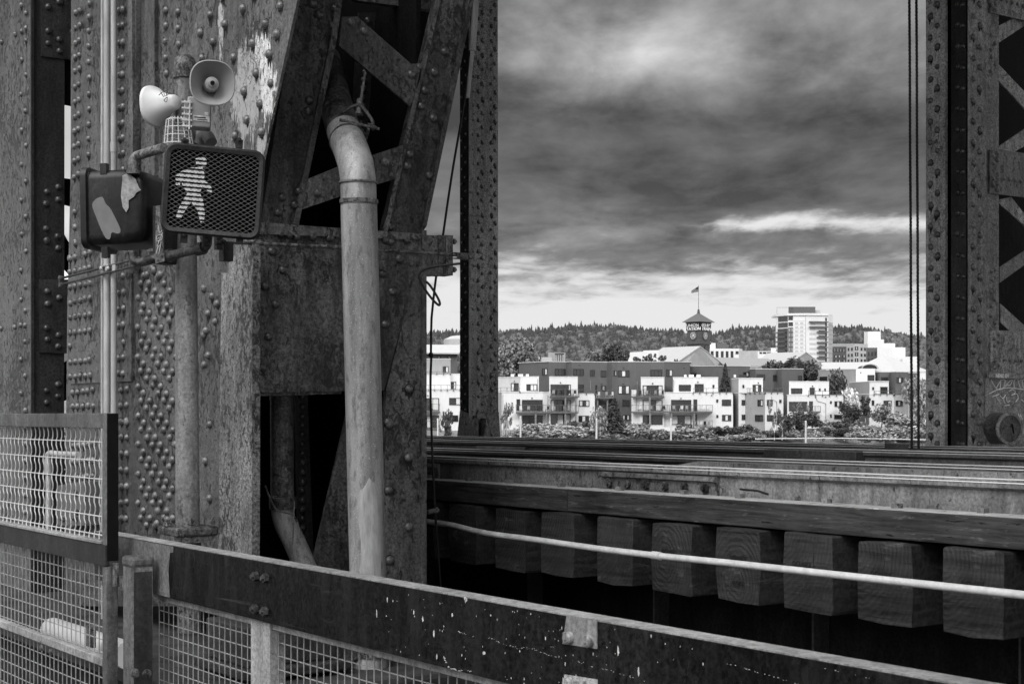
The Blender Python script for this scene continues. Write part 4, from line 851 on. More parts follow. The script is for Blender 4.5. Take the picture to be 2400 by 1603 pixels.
for x0, x1, y1, lab in ((2131, 2137, 1050, 'left of the two twisted steel hoist cables'), (2147.5, 2153, 1050, 'right of the two twisted steel hoist cables')):
    m = MB(); a, b = at_d(x0, -60, 10.6), at_d(x1, y1, 10.6); n = 7
    for k in range(3):
        P = []
        for i in range(150):
            f = i/149; p = a.lerp(b, f); an = f*2*math.pi*40 + k*2.094; P.append(p + (RT*math.cos(an)+AX*math.sin(an))*.0052)
        m.tube(P, .0062, 5)
    tag(m.build('hoist_cable', M['cable'], None), lab, 'cable', 'hoist cables beside the far leg')

# pale conduit in front of the ties
pc_ = thing('pale_conduit', at_v(1700, 1320, 4.86), 'long bent white conduit running in front of the tie ends', 'conduit')
P = [at_v(x, y, 4.88) for x, y in ((985, 1219), (1003, 1222), (1025, 1225), (1060, 1230), (1095, 1239), (1130, 1247), (1180, 1255), (1260, 1265), (1400, 1285), (1540, 1302))]
m = MB(); m.tube(bez(P, 5), .0165, 12); m.build('pipe', M['white_conduit'], pc_)
m = MB(); m.tube([at_v(x, y, 4.88) for x, y in ((1540, 1302), (1700, 1318), (2000, 1351), (2400, 1394), (3300, 1490))], .0165, 12); m.build('pipe', M['white_conduit'], pc_)
m = MB(); m.tube([at_v(x, y, 4.88) for x, y in ((1529, 1300.5), (1549, 1303))], .0205, 12); m.build('coupling', M['white_conduit'], pc_)
m = MB(); m.tube([at_u(1002, 1200, UL+.2), at_u(1022, 1196, UL+.2)], .014, 10); m.hexnut(at_u(1022, 1196, UL+.2), RT, .019, .012); tag(m.build('anchor_pin', M['bare'], None), 'short bolt sticking out of the leg just above the white conduit', 'bolt')

# ------------------------------------------------------------------ fence and gate
VF = 2.32
fe = thing('fence', (VF, 2.8, .0), 'pedestrian fence with a chipped black top board and wire mesh panels', 'fence')
zt, zb = EYE-.508, EYE-.7157
uspl = at_v(618, 1400, VF).y
m = MB(); m.box2((VF, uspl+.002, zb), (VF+.07, 6.4, zt)); m.build('top_board', M['fence_dark'], fe, False, .004)
m = MB(); m.box2((VF+.002, -2.5, zt+.0005), (VF+.07, 6.4, zt+.004)); m.build('worn_highlight_cap', M['fence_light'], fe, False)  # pale strip puts the board top's wear and highlight into one colour
ue = at_v(398, 1300, VF).y; m = MB(); m.prism([(VF-.002, ue, zb+.003), (VF-.002, ue+.012, zb+.10), (VF-.002, ue-.004, zt-.03), (VF-.002, ue-.035, zt-.025), (VF-.002, ue-.035, zt-.002), (VF-.002, 6.4, zt-.002), (VF-.002, 6.4, zb+.003)], (.0018, 0, 0)); m.build('pale_end', M['fence_grey'], fe, False)
for x, y in ((602, 1350), (625.5, 1354), (601, 1426), (624, 1432)):
    m = MB(); m.hexnut(at_v(x, y, VF-.003), NV, .017, .016); m.build('bolt', M['steel_dark'], fe)
for q in ([(1328, 1441), (1397, 1451), (1397, 1520), (1318, 1508)], [(1322, 1580), (1398, 1592), (1398, 1700), (1322, 1680)]):
    m = MB(); m.prism([at_v(x, y, VF-.0075) for x, y in q], (.0042, 0, 0)); pp = m.build('splice_plate', M['fence_light'], fe, False)
    yb = 1494 if q[0][1] < 1500 else 1600
    for x in (1336, 1383): m = MB(); p = at_v(x, yb+(x-1336)*.17, VF-.0075); m.lathe(p, NV, [(.016, 0), (.016, .012), (.012, .016)], 12); m.box(p+NV*.018+Vector((0, 0, .006)), (.006, .007, .018)); m.build('bolt', M['fence_light'], pp)
def rmark(mb, p, a, r):
    n = 7; mb.prism([p + Vector((0, math.cos(2*math.pi*i/n)*r*random.uniform(.5, 1.2), math.sin(2*math.pi*i/n)*a*random.uniform(.5, 1.2))) for i in range(n)], (-.0006, 0, 0))
m = MB(); rng = random.Random(11)
for k in range(95):
    x = rng.triangular(850, 1800, 1150); f = rng.random(); yt = 975+(x+1300)*.1785; ybm = 975+(x+1300)*.250; y = yt+6+(ybm-yt-10)*f
    s = rng.choice([.0008, .001, .0014, .0022]); rmark(m, at_v(x, y, VF-.0032), s*rng.uniform(1, 2.6), s*rng.uniform(.5, 1.0))
for x, y, a, b in ((908, 1405, .009, .003), (883, 1437, .014, .003), (970, 1434, .008, .003), (991, 1450, .010, .004), (1017, 1484, .012, .005), (1024, 1538, .008, .003), (1090, 1402, .010, .005), (1092, 1405, .007, .008), (1060, 1440, .008, .004), (1135, 1530, .005, .008), (1449, 1525, .016, .003), (1497, 1573, .012, .003)): rmark(m, at_v(x, y, VF-.0034), a, b)
for line, rr0 in ((((1072, 1477), (1100, 1489), (1150, 1495), (1185, 1510), (1250, 1521), (1290, 1536), (1340, 1545), (1400, 1565), (1440, 1573), (1520, 1600)), .0011), (((1700, 1553), (1790, 1578), (1900, 1612)), .0012), (((1040, 1537), (1050, 1560), (1065, 1568), (1105, 1573)), .0022), (((1900, 1560), (2050, 1590)), .0009), (((1210, 1520), (1300, 1515)), .0007)):
    P = bez([(x, y, 0) for x, y in line], 14)
    for k in range(len(P)-1):
        if rng.random() < .5:
            q = P[k].lerp(P[k+1], rng.random()); rmark(m, at_v(q.x, q.y+rng.uniform(-1.5, 1.5), VF-.0034), rr0*rng.uniform(.25, .7), rr0*rng.uniform(.8, 3.5))
chips_m = m
m = MB(); m.box2((VF-.003, -2.5, zb), (VF+.07, uspl-.002, zt)); b2 = m.build('top_board', M['fence_dark'], fe, False, extra=(chips_m, M['chalk']))
m = MB(); m.box2((VF+.03, -2.5, zb-.03), (VF+.065, 6.4, zb-.001)); m.build('mesh_rail', M['fence_light'], fe, False, .003)
def mesh_panel(m, v, u0, u1, z0, z1, pu_, pz, r=.0022):
    n = max(2, int((u1-u0)/pu_))
    for i in range(n+1): u = u0+(u1-u0)*i/n; m.tube([(v-r*.6, u, z0), (v-r*.6, u, z1)], r, 5, False)
    n = max(2, int((z1-z0)/pz))
    for i in range(n+1): z = z1-pz*i; m.tube([(v+r*.8, u0, z), (v+r*.8, u1, z)], r, 5, False)
up0, up1 = at_v(645, 1500, VF+.04).y, at_v(600, 1500, VF+.04).y
m = MB(); mesh_panel(m, VF+.055, up1, 5.8, .12, zb-.03, .047, .047); m.build('wire_mesh', M['wire'], fe, False)
m = MB(); mesh_panel(m, VF+.055, -1.5, up0, .12, zb-.03, .047, .047); m.build('wire_mesh', M['wire'], fe, False)
m = MB(); m.box2((VF+.02, up0, .0), (VF+.028, up1, zb-.0012)); m.box2((VF+.028, up0, 0), (VF+.075, up0+.008, zb-.0312)); m.build('post', M['fence_light'], fe, False)
m = MB(); m.box2((VF+.03, -2.5, .05), (VF+.065, 5.8, .09)); m.build('bottom_rail', M['fence_light'], fe, False)
# square gate post
gc = at_v(309, 1400, 2.2); gp_ = thing('gate_post', (2.245, gc.y+.045, 0), 'square dark steel gate post with a paint-spattered cap, between gate and fence board', 'post')
hz = EYE-.555
m = MB(); m.box2((2.2, gc.y, 0), (2.29, gc.y+.1, hz-.03)); m.build('shaft', M['fence_grey'], gp_, False, .008)
m = MB(); m.box2((2.195, gc.y-.005, hz-.045), (2.295, gc.y+.105, hz)); m.build('cap', M['fence_grey'], gp_, False, .014)
m = MB(); m.prism([(2.206, gc.y-.0015, zz) for zz in ()] or [(2.208, gc.y-.0012, hz-.06), (2.284, gc.y-.0012, hz-.06), (2.284, gc.y-.0012, .50), (2.262, gc.y-.0012, .51), (2.208, gc.y-.0012, .49)], (0, .001, 0)); m.build('dark_patch', M['housing_face'], gp_, False)
for x, y in ((316, 1577), (344, 1578)):
    m = MB(); p = at_u(x, y, gc.y); m.lathe(p, NU, [(.019, 0), (.019, .003)], 14); m.hexnut(p+NU*.003, NU, .012, .01); m.build('bolt', M['steel_mid'], gp_)
# gate
VG_ = 2.2
ga = thing('gate', (VG_, 7.2, .1), 'grey framed swing gate with a wavy wire panel above a square mesh panel', 'gate')
ug0 = at_v(250, 1100, VG_).y; ug1 = 9.5; zt_ = EYE+.012; zm = EYE-.514; th = .05
m = MB(); m.box2((VG_, ug0+.052, zt_-.062), (VG_+th, ug1, zt_)); m.build('top_bar', M['fence_grey'], ga, False, .003)
m = MB(); m.box2((VG_-.001, ug0+.002, zm-.08), (VG_+th+.001, ug0+.05, zt_+.001)); m.build('stile', M['fence_grey'], ga, False, .003)
m = MB(); m.prism([(VG_+.002, ug0+.001, zm-.078), (VG_+th-.001, ug0+.001, zm-.078), (VG_+th-.001, ug0+.001, zt_-.001), (VG_+.002, ug0+.001, zt_-.001)], (0, -.003, 0)); m.build('black_side', M['black'], ga, False)  # black sheet over the whole right side of the stile
m = MB(); m.box2((VG_-.012, ug0+.052, zm-.012), (VG_+th, ug1, zm)); m.build('sill', M['fence_light'], ga, False, .002)
m = MB(); m.box2((VG_-.006, ug0+.0, zm-.10), (VG_+.012, ug1, zm-.013)); m.build('kick_board', M['housing_face'], ga, False, .002)
m = MB(); rr_ = .0028; n = int((ug1-ug0)/.06)
zlo, zhi = zm, zt_-.062
for i in range(n):
    u = ug0+.085+.06*i; m.tube([(VG_+.025-.003*math.cos(2*math.pi*k/4), u+.0065*math.sin(2*math.pi*k/4), zlo+(zhi-zlo)*k/24) for k in range(25)], rr_, 5, False)
for i in range(6): z = zhi-.058-.0775*i; m.tube([(VG_+.025, ug0+.05, z), (VG_+.025, ug1, z)], rr_, 5, False)
m.build('wavy_mesh', M['wire_pale'], ga)
m = MB(); mesh_panel(m, VG_+.03, ug0+.05, ug1, .1, zm-.1, .056, .053, .0026); m.build('wire_mesh', M['wire'], ga, False)
m = MB(); m.box2((VG_, ug0+.004, .1), (VG_+th, ug0+.05, zm-.102)); m.build('stile', M['fence_grey'], ga, False, .003)
zz = EYE-.995; m = MB(); m.box2((VG_, ug0+.052, zz-.035), (VG_+.04, ug1, zz)); mr = m.build('middle_bar', M['fence_light'], ga, False, .003)
for x, y in ((98, 1517), (121, 1527)):
    m = MB(); m.lathe(at_v(x, y, VG_), NV, [(.014, 0), (.013, .008), (.004, .011)], 10); m.build('bolt', M['steel_mid'], mr)
m = MB(); p = at_v(272, 1345, VG_-.01); p = Vector((VG_+.03, ug0-.022, EYE-.645)); m.tube([p+UPZ*.045, p-UPZ*.05], .013, 10); m.tube([p+UPZ*.0, p-UPZ*.003], .0145, 10); m.box(p+Vector((.02, -.03, -.03)), (.02, .07, .045)); m.build('hinge', M['steel_mid'], ga)
# things behind the gate
m = MB(); a = at_v(118, 1474, 2.55); b = at_v(300, 1535, 2.55); m.tube([a, a+(b-a)*.03, b], [.05, .064, .064], 18); t_ = m.build('white_pipe', M['horn_pale'], None); tag(t_, 'fat white pipe end lying low behind the gate mesh', 'pipe')
m = MB(); p = at_v(228, 1500, 2.46); m.box(p+Vector((-.03, 0, .02)), (.03, .05, .10)); m.box(p+Vector((-.03, -.1, .068)), (.03, .2, .012)); m.build('bracket', M['steel_mid'], t_)
bb = thing('bolted_bracket', at_v(165, 1240, 3.25), 'grey bolted plate bracket on the riveted face, seen through the wavy gate mesh', 'bracket')
m = MB(); m.prism([at_v(x, y, 3.2) for x, y in ((132, 1138), (196, 1128), (196, 1232), (132, 1232))], (.12, 0, 0)); m.build('plate', M['bare'], bb, False, .004)
for x, y in ((180, 1155), (186, 1200), (180, 1215), (150, 1215)): m = MB(); m.hexnut(at_v(x, y, 3.2), NV, .02, .02); m.build('bolt', M['steel_mid'], bb)
m = MB(); m.tube(bez([at_v(x, y, 3.15) for x, y in ((114, 1260), (114, 1090), (112, 1068), (120, 1062), (135, 1064), (185, 1066))], 5), .02, 12); m.tube([at_v(114, 1112, 3.15), at_v(114, 1075, 3.15)], .028, 12); tag(m.build('bent_conduit', M['conduit'], None), 'short conduit with an elbow behind the wavy gate mesh', 'conduit')
m = MB(); m.box2((2.7, 6.0, .3), (3.2, 10.5, .36)); m.box2((2.72, 6.6, 0), (2.8, 6.7, .3)); tag(m.build('steel_shelf', M['steel_dark'], None, False), 'low steel shelf between the gate and the riveted leg', 'ledge')
m = MB(); a = at_u(700, 1480, 6.6); m.box2((3.02, 6.35, .43), (3.5, 6.8, .62)); m.box2((2.98, 6.3, .38), (3.56, 6.86, .43)); tag(m.build('base_shoe', M['steel_dark'], None, False, .01), 'grey stepped base shoe of the leg seen through the fence mesh', 'base')
# ------------------------------------------------------------------ far bank: ground, river, hill
def siding(name, c, bands=True, var=.06):
    s = NT(name); n = s.noise(1.2, 4, .6, (1, 1, .5)); w = s.n('ShaderNodeTexWave', wave_type='BANDS', bands_direction='Z'); w.inputs['Scale'].default_value = 1.6
    s.l(s.tc.outputs['Object'], w.inputs['Vector']); stn = s.noise(3, 4, .7, (1.5, 1.5, .12))
    col = s.mix(s.step(n, .3, .7), c*(1-var), c*(1+var)); col = s.math('MULTIPLY', col, s.mix(s.step(stn, .35, .7), 1.0, .90))
    return s.done(col, .75, w.outputs['Fac'] if bands else n, .35 if bands else .1, .03, 0, .25)
M['stucco'] = siding('white_stucco', .66, False, .03); M['tan'] = siding('mid_grey_siding_and_shade', .30); M['tan2'] = siding('light_grey_siding', .46); M['brown'] = siding('dark_brown_siding', .10); M['brown2'] = siding('deep_brown_siding', .10)
M['trim'] = plain('parapet_trim', .5, .1, 3, .6); M['frame'] = plain('dark_window_frame', .02, .1, 3, .5)
M['glass'] = plain('dark_window_glass', .025, .5, .7, .08, .0, .001, 0, .8); M['curtain'] = plain('pale_curtain', .58, .15, 4, .8, .1, .01, 0, .2, (8, 8, .4))
M['rail_m'] = plain('balcony_rail_metal', .10, .1, 3, .5); M['slab'] = plain('balcony_slab', .10, .2, 2, .7); M['postw'] = plain('balcony_post', .22, .1, 3, .7)
M['roof_white'] = siding('pale_metal_roof', .42, False, .05); M['roof_grey'] = siding('grey_metal_roof', .24, False, .08); M['gable'] = siding('grey_gable_panel', .40, False, .1)
M['brick_dark'] = plain('dark_brick', .075, .2, 1.2, .8); M['grass'] = plain('bank_grass', .12, .45, .5, .9, .6, .05); M['soil'] = plain('bark_mulch', .09, .5, .8, .9, .5, .05)
M['path'] = plain('pale_path', .40, .1, 1, .8); M['city'] = plain('city_ground', .16, .4, .05, .9)
def fol(name, lo, hi, sc=1.2, tr=.0):
    s = NT(name); n = s.noise(sc, 4, .7); f = s.noise(sc*7, 3, .7)
    col = s.math('MULTIPLY', s.mix(s.step(n, .36, .66), lo, hi), s.math('ADD', .55, s.math('MULTIPLY', f, .9))); return s.done(col, .7, None, 0, 0, 0, .25)
M['leaf_dark'] = fol('dark_leaves', .03, .11); M['leaf_mid'] = fol('mid_leaves', .07, .26); M['leaf_light'] = fol('pale_leaves', .13, .42); M['leaf_white'] = fol('white_blossom_leaves', .3, .9, 3)
M['needle'] = fol('dark_needles', .022, .065); M['bark'] = plain('grey_bark', .10, .3, 5, .9, .5); M['birch'] = plain('pale_bark', .6, .25, 5, .8, .3)
M['forest'] = fol('hill_conifers', .034, .062, .02); M['forest_light'] = fol('hill_broadleaves', .06, .12, .02); M['piling'] = plain('pale_post_wood', .5, .25, 2, .8, .2, .01, 0, .3, (3, 3, .3))

skyl = [(-1500, 800), (-300, 792), (800, 792), (1000, 788), (1080, 784), (1165, 786), (1250, 780), (1330, 773), (1420, 771), (1500, 779), (1600, 785), (1670, 790), (1720, 779), (1780, 774), (1830, 778), (1960, 775), (2000, 772), (2062, 782), (2126, 794), (2175, 799), (2300, 812), (2600, 850), (3200, 860)]
def interp(tb, x):
    if x <= tb[0][0]: return tb[0][1]
    for (a, b), (c, d) in zip(tb, tb[1:]):
        if x <= c: return b+(d-b)*(x-a)/(c-a)
    return tb[-1][1]
def hill_pt(x, t):
    d = 1400+1100*t; y = 880+(interp(skyl, x)-880)*(t**.8); y += 5*math.sin(x*.021+t*5)*t*(1-t)*2; return at_d(x, y, d)
# river and ground sheets in polar strips from the camera axis
m = MB(); c = W(0, 120, -12.0); m.add([W(-1500, -400, -12), W(1500, -400, -12), W(1500, 245, -12), W(-1500, 245, -12)], [(0, 1, 2, 3)])
s = NT('river_water'); n = s.noise(.6, 5, .6, (1, 2.5, 1)); s.done(.05, .08, n, .25, .1); tag(m.build('river', s.m, None), kind='structure')
def sheet(name, mat, prof, x0, x1, nx, jig=.25):
    m = MB(); rng = random.Random(3); vs = []
    for d, h in prof:
        for i in range(nx+1):
            x = x0+(x1-x0)*i/nx; vs.append(W((x-CX)/F*270*(d/270 if d > 300 else 1), d, h+rng.uniform(-jig, jig)*(0 if d > 600 else 1)))
    k = nx+1; m.add(vs, [(j*k+i, j*k+i+1, (j+1)*k+i+1, (j+1)*k+i) for j in range(len(prof)-1) for i in range(nx)])
    return tag(m.build(name, mat, None), kind='structure')
sheet('river_bank', M['grass'], [(228, -12.5), (236, -8.5), (246, -4.9), (250, -4.75), (253, -4.3), (257, -3.5), (260, -2.9), (264, -2.55)], -2500, 5000, 120, .12)
sheet('city_ground', M['city'], [(263.5, -2.7), (300, -2.6), (600, -2.5), (1000, 18), (1400, 36)], -3500, 6500, 40, .0)
m = MB(); vs = []; nx, ntt = 120, 12
for j in range(ntt+1):
    for i in range(nx+1): vs.append(hill_pt(-1500+4700*i/nx, j/ntt))
m.add(vs, [(j*(nx+1)+i, j*(nx+1)+i+1, (j+1)*(nx+1)+i+1, (j+1)*(nx+1)+i) for j in range(ntt) for i in range(nx)]); tag(m.build('hill', M['forest'], None), kind='structure')
rng = random.Random(5); mc, ml = MB(), MB()
def cone_tree(m, p, h, r):
    b = len(m.v); a0 = rng.uniform(0, 6)
    for z0, z1, rr in ((.05, .55, 1), (.32, .8, .72), (.6, 1.0, .45)):
        vs = [p+UPZ*h*z1] + [p+UPZ*h*(z0+rng.uniform(-.04, .04))+(RT*math.cos(a0+k*1.257)+AX*math.sin(a0+k*1.257))*r*rr*rng.uniform(.7, 1.2) for k in range(5)]
        m.add(vs, [(0, 1+k, 1+(k+1) % 5) for k in range(5)])
def blob(m, p, r, hz):
    vs = []; n1_, n2_ = 7, 3
    for j in range(1, n2_+1):
        for k in range(n1_):
            a = k*6.283/n1_+j*.5; ph = j/(n2_+1)*math.pi; q = rng.uniform(.75, 1.2); vs.append(p+(RT*math.cos(a)+AX*math.sin(a))*r*math.sin(ph)*q + UPZ*hz*(.5+.5*math.cos(ph))*q)
    top = p+UPZ*hz; b = [top]+vs; fs = [(0, 1+k, 1+(k+1) % n1_) for k in range(n1_)]
    for j in range(n2_-1): fs += [(1+j*n1_+k, 1+(j+1)*n1_+k, 1+(j+1)*n1_+(k+1) % n1_, 1+j*n1_+(k+1) % n1_) for k in range(n1_)]
    m.add(b, fs)
for i in range(7500):
    x = rng.uniform(880, 2420); t = rng.random()**.85; p = hill_pt(x, t)-UPZ*2
    if rng.random() < .26+.35*(x > 2050)+(.25 if t < .35 else 0)-(.22 if t > .85 else 0): blob(ml, p, rng.uniform(4, 7.5), rng.uniform(7, 13))
    else: cone_tree(mc, p, rng.uniform(9, 15), rng.uniform(3.8, 6.5))
for i in range(330):
    x = rng.uniform(940, 2420); cone_tree(mc, hill_pt(x, 1)-UPZ*3, rng.choice([6, 7, 9, 11, 16])*rng.uniform(.8, 1.2), rng.uniform(3.2, 5.5))
cone_tree(mc, at_d(1334, 780, 2450), 20, 3.6)
tag(mc.build('hill_forest', M['forest'], None, False), 'dense dark conifer forest covering the long hill behind the city', 'forest', kind='stuff')
tag(ml.build('hill_broadleaf_wood', M['forest_light'], None, True, ang=180), 'paler rounded broadleaf trees scattered over the hillside', 'woodland', kind='stuff')

# ------------------------------------------------------------------ apartment houses
D0 = 270.0
class House:
    def __init__(s, label, px, cat='apartment house', group='apartment houses on the far bank', name='apartment_house', d=D0, base=1000):
        s.o = thing(name, at_d(px, base, d), label, cat, group); s.d = d; s.fac = {}; s.cur = None
    def vol(s, key, mat, pts, yt, yb, back=9, trim=True, grey=()):
        # pts: (pixel x, metres behind the reference depth)
        P = [(W((x-CX)/F*(s.d+dd)*0 + (x-CX)/F*(s.d+dd), s.d+dd, 0)) for x, dd in pts]
        s.fac[key] = pts; zt, zb = zpx(yt, s.d), zpx(yb, s.d)
        x0, x1 = pts[0][0], pts[-1][0]; dm = max(dd for _, dd in pts)+back
        sh = (x1-x0)/F*s.d*.0
        B = [W((x1-1.5-CX)/F*(s.d+dm), s.d+dm, 0), W((x0+1.5-CX)/F*(s.d+dm), s.d+dm, 0)]
        poly = [Vector((p.x, p.y, zb)) for p in P+B]
        m = MB(); m.prism(poly, (0, 0, zt-zb)); w = m.build('wall', mat, s.o, False)
        if trim:
            ctr = sum((Vector((p.x, p.y, 0)) for p in P+B), Vector((0, 0, 0)))/len(P+B)
            m = MB(); m.prism([Vector((p.x+(p.x-ctr.x)*.015, p.y+(p.y-ctr.y)*.015, zt+.003)) for p in P+B], (0, 0, .12)); m.build('parapet', M['trim'] if mat != M['stucco'] else M['stucco'], s.o, False)
        for g_ in grey:  # grey panels on left-facing walls paint in their shade
            (xa, da), (xb, db) = pts[g_], pts[g_+1]; pa, pb = W((xa-CX)/F*(s.d+da), s.d+da, 0), W((xb-CX)/F*(s.d+db), s.d+db, 0); nn = (pb-pa).cross(UPZ).normalized(); nn = nn if nn.dot(AX) < 0 else -nn
            m = MB(); m.prism([Vector((pa.x, pa.y, zb))+nn*.002, Vector((pb.x, pb.y, zb))+nn*.002, Vector((pb.x, pb.y, zt-.02))+nn*.002, Vector((pa.x, pa.y, zt-.02))+nn*.002], nn*.008); m.build('shade_panel', M['tan'], s.o, False)
        s.cur = key; return w
    def on(s, x, y, key=None, out=0.0):
        pts = s.fac[key or s.cur]
        if x < pts[0][0]: a, b = pts[0], pts[1]
        else:
            a, b = pts[-2], pts[-1]
            for p, q in zip(pts, pts[1:]):
                if p[0] <= x <= q[0]: a, b = p, q; break
        f = (x-a[0])/(b[0]-a[0]); A = W((a[0]-CX)/F*(s.d+a[1]), s.d+a[1], 0); B = W((b[0]-CX)/F*(s.d+b[1]), s.d+b[1], 0)
        o = Vector((0, 0, EYE)); dr = at_d(x, y, 1)-o; n = (B-A).cross(UPZ).normalized()
        if n.dot(AX) > 0: n = -n
        k = (A-o).dot(n)/dr.dot(n); return Vector((o.x+dr.x*k, o.y+dr.y*k, zpx(y, s.d)))+n*out, (B-A).normalized(), n
    def win(s, x0, y0, x1, y1, n=2, cur=(), key=None):
        xc, yc = (x0+x1)/2, (y0+y1)/2; c, X, nr = s.on(xc, yc, key); a = s.on(x0, yc, key)[0]; b = s.on(x1, yc, key)[0]
        if abs((b-a).normalized().dot(X)) < .98: wd = (x1-x0)/F*s.d
        else: wd = (b-a).length
        ht = (y1-y0)/F*s.d; m = MB(); fr = .09
        for sx_ in (-1, 1): m.box(c+X*sx_*(wd/2-fr/2)+nr*.03, (fr, .14, ht), (X, nr, UPZ))
        for sz in (-1, 1): m.box(c+UPZ*sz*(ht/2-fr/2)+nr*.03, (wd-2*fr, .14, fr), (X, nr, UPZ))
        for k in range(1, n): m.box(c+X*(-wd/2+wd*k/n)+nr*.028, (.07, .10, ht-2*fr), (X, nr, UPZ))
        f = m.build('window', M['frame'], s.o, False)
        pm = MB(); pm.box(c+nr*.012, (wd-2*fr, .016, ht-2*fr), (X, nr, UPZ)); m = MB()
        if cur:
            for a_, b_ in cur: m.box(c+X*(wd-2*fr)*((a_+b_)/2-.5)+nr*.023, ((wd-2*fr)*(b_-a_), .004, ht-2*fr-.04), (X, nr, UPZ))
        pm.build('pane', M['glass'], f, False, extra=(m, M['curtain']))
    def balcony(s, x0, x1, yr, ys, key=None, depth=1.7, posts=(), yb=995, furn=0):
        a, X, nr = s.on(x0, ys, key); b = s.on(x1, ys, key)[0]; X = (b-a).normalized(); wd = (b-a).length; nr = X.cross(UPZ).normalized()
        if nr.dot(AX) > 0: nr = -nr
        c = (a+b)/2; m = MB(); m.box(c+nr*depth/2-UPZ*.13, (wd, depth, .26), (X, nr, UPZ)); sl_ = m.build('balcony', M['slab'], s.o, False)
        s.rail(a+nr*(depth-.05), b+nr*(depth-.05), (ys-yr)/F*s.d, sl_)
        m = MB(); k = MB()
        for q in (a, b):
            hh = (ys-yr)/F*s.d; k.box(q+nr*depth/2+UPZ*hh, (.04, depth, .05), (X, nr, UPZ)); k.box(q+nr*(depth-.05)+UPZ*hh/2, (.06, .06, hh), (X, nr, UPZ))
        k.build('end_rail', M['rail_m'], sl_, False)
        for xp in posts:
            q = s.on(xp, ys, key)[0]; z1 = q.z-.26; z0 = zpx(yb, s.d); mm = MB(); mm.box2((q.x+nr.x*(depth-.2)-.11, q.y+nr.y*(depth-.2)-.11, z0), (q.x+nr.x*(depth-.2)+.11, q.y+nr.y*(depth-.2)+.11, z1)); mm.build('post', M['postw'], sl_, False)
        for k_ in range(furn):
            f = (k_+.5+rng.uniform(-.25, .25))/furn; q = a.lerp(b, f)+nr*depth*.55
            chair(q, X, nr, rng.choice([M['stucco'], M['tan'], M['frame']]), s.o if False else None)
    def rail(s, a, b, hh, parent, m0=None):
        X = (b-a).normalized(); nr = X.cross(UPZ).normalized(); wd = (b-a).length; m = m0 or MB(); c = (a+b)/2
        m.box(c+UPZ*hh, (wd, .06, .06), (X, nr, UPZ)); m.box(c+UPZ*hh*.12, (wd, .04, .05), (X, nr, UPZ))
        n = max(2, int(wd/1.1))
        for i in range(n+1): m.box(a.lerp(b, i/n)+UPZ*hh/2, (.06, .06, hh), (X, nr, UPZ))
        for i in range(n*4): m.box(a.lerp(b, (i+.5)/(n*4))+UPZ*hh*.55, (.018, .018, hh*.85), (X, nr, UPZ))
        m.build('railing', M['rail_m'], parent, False)
    def terrace(s, x0, x1, yr, yb, key=None):
        a, X, nr = s.on(x0, yb, key, .05); b = s.on(x1, yb, key, .05)[0]; hh = (yb-yr)/F*s.d
        m = MB(); n = max(2, int((b-a).length/1.1)); X = (b-a).normalized()
        for i in range(n+1): m.box(a.lerp(b, i/n)+UPZ*(-.12), (.12, .3, .3), (X, nr, UPZ))
        s.rail(a+nr*.06, b+nr*.06, hh, s.o, m)
    def lampw(s, x, y, key=None):
        c, X, nr = s.on(x, y, key); m = MB(); m.lathe(c+nr*.02, nr, [(.1, 0), (.13, .12), (.05, .22)], 8); m.build('wall_lamp', M['rail_m'], s.o)
    def pipe(s, pts, key=None):
        P = [s.on(x, y, key, .08)[0] for x, y in pts]; m = MB(); m.tube(P, .045, 6); m.build('downpipe', M['tan'], s.o)
chairs = []
chproto = {}
def chair(p, X, nr, mat, parent):
    c = thing('garden_chair', p+UPZ*.01, None, 'chair', 'garden chairs on the balconies')
    if mat.name not in chproto:
        mm = []
        m = MB(); m.box(UPZ*.42, (.5, .5, .06)); m.box(UPZ*.72+Vector((0, .24, 0)), (.5, .05, .6)); mm.append(('seat', m))
        for q in ((-.22, -.22), (.22, -.22), (-.22, .22), (.22, .22)): m = MB(); m.box((q[0], q[1], .2), (.05, .05, .4)); mm.append(('leg', m))
        chproto[mat.name] = [(n_, m.build(n_, mat, None, False, base=(0, 0, 0))) for n_, m in mm]
        for n_, o in chproto[mat.name]: o.parent = c; o.location = (0, 0, 0)
    else:
        for n_, o in chproto[mat.name]: k = o.copy(); COL.objects.link(k); k.parent = c
    c.rotation_euler = (0, 0, math.atan2(nr.y, nr.x)+math.pi/2+rng.uniform(-.8, .8)); c['label'] = ('pale' if mat in (M['stucco'], M['tan']) else 'dark')+' garden chair standing behind a balcony railing'; c['group'] = ('pale' if mat in (M['stucco'], M['tan']) else 'dark')+' garden chairs on the balconies'; chairs.append(c)
CU3 = ((.02, .30), (.70, .98)); CUR = ((.62, .98),); CUM = ((.36, .64),); CUL = ((.02, .34),)
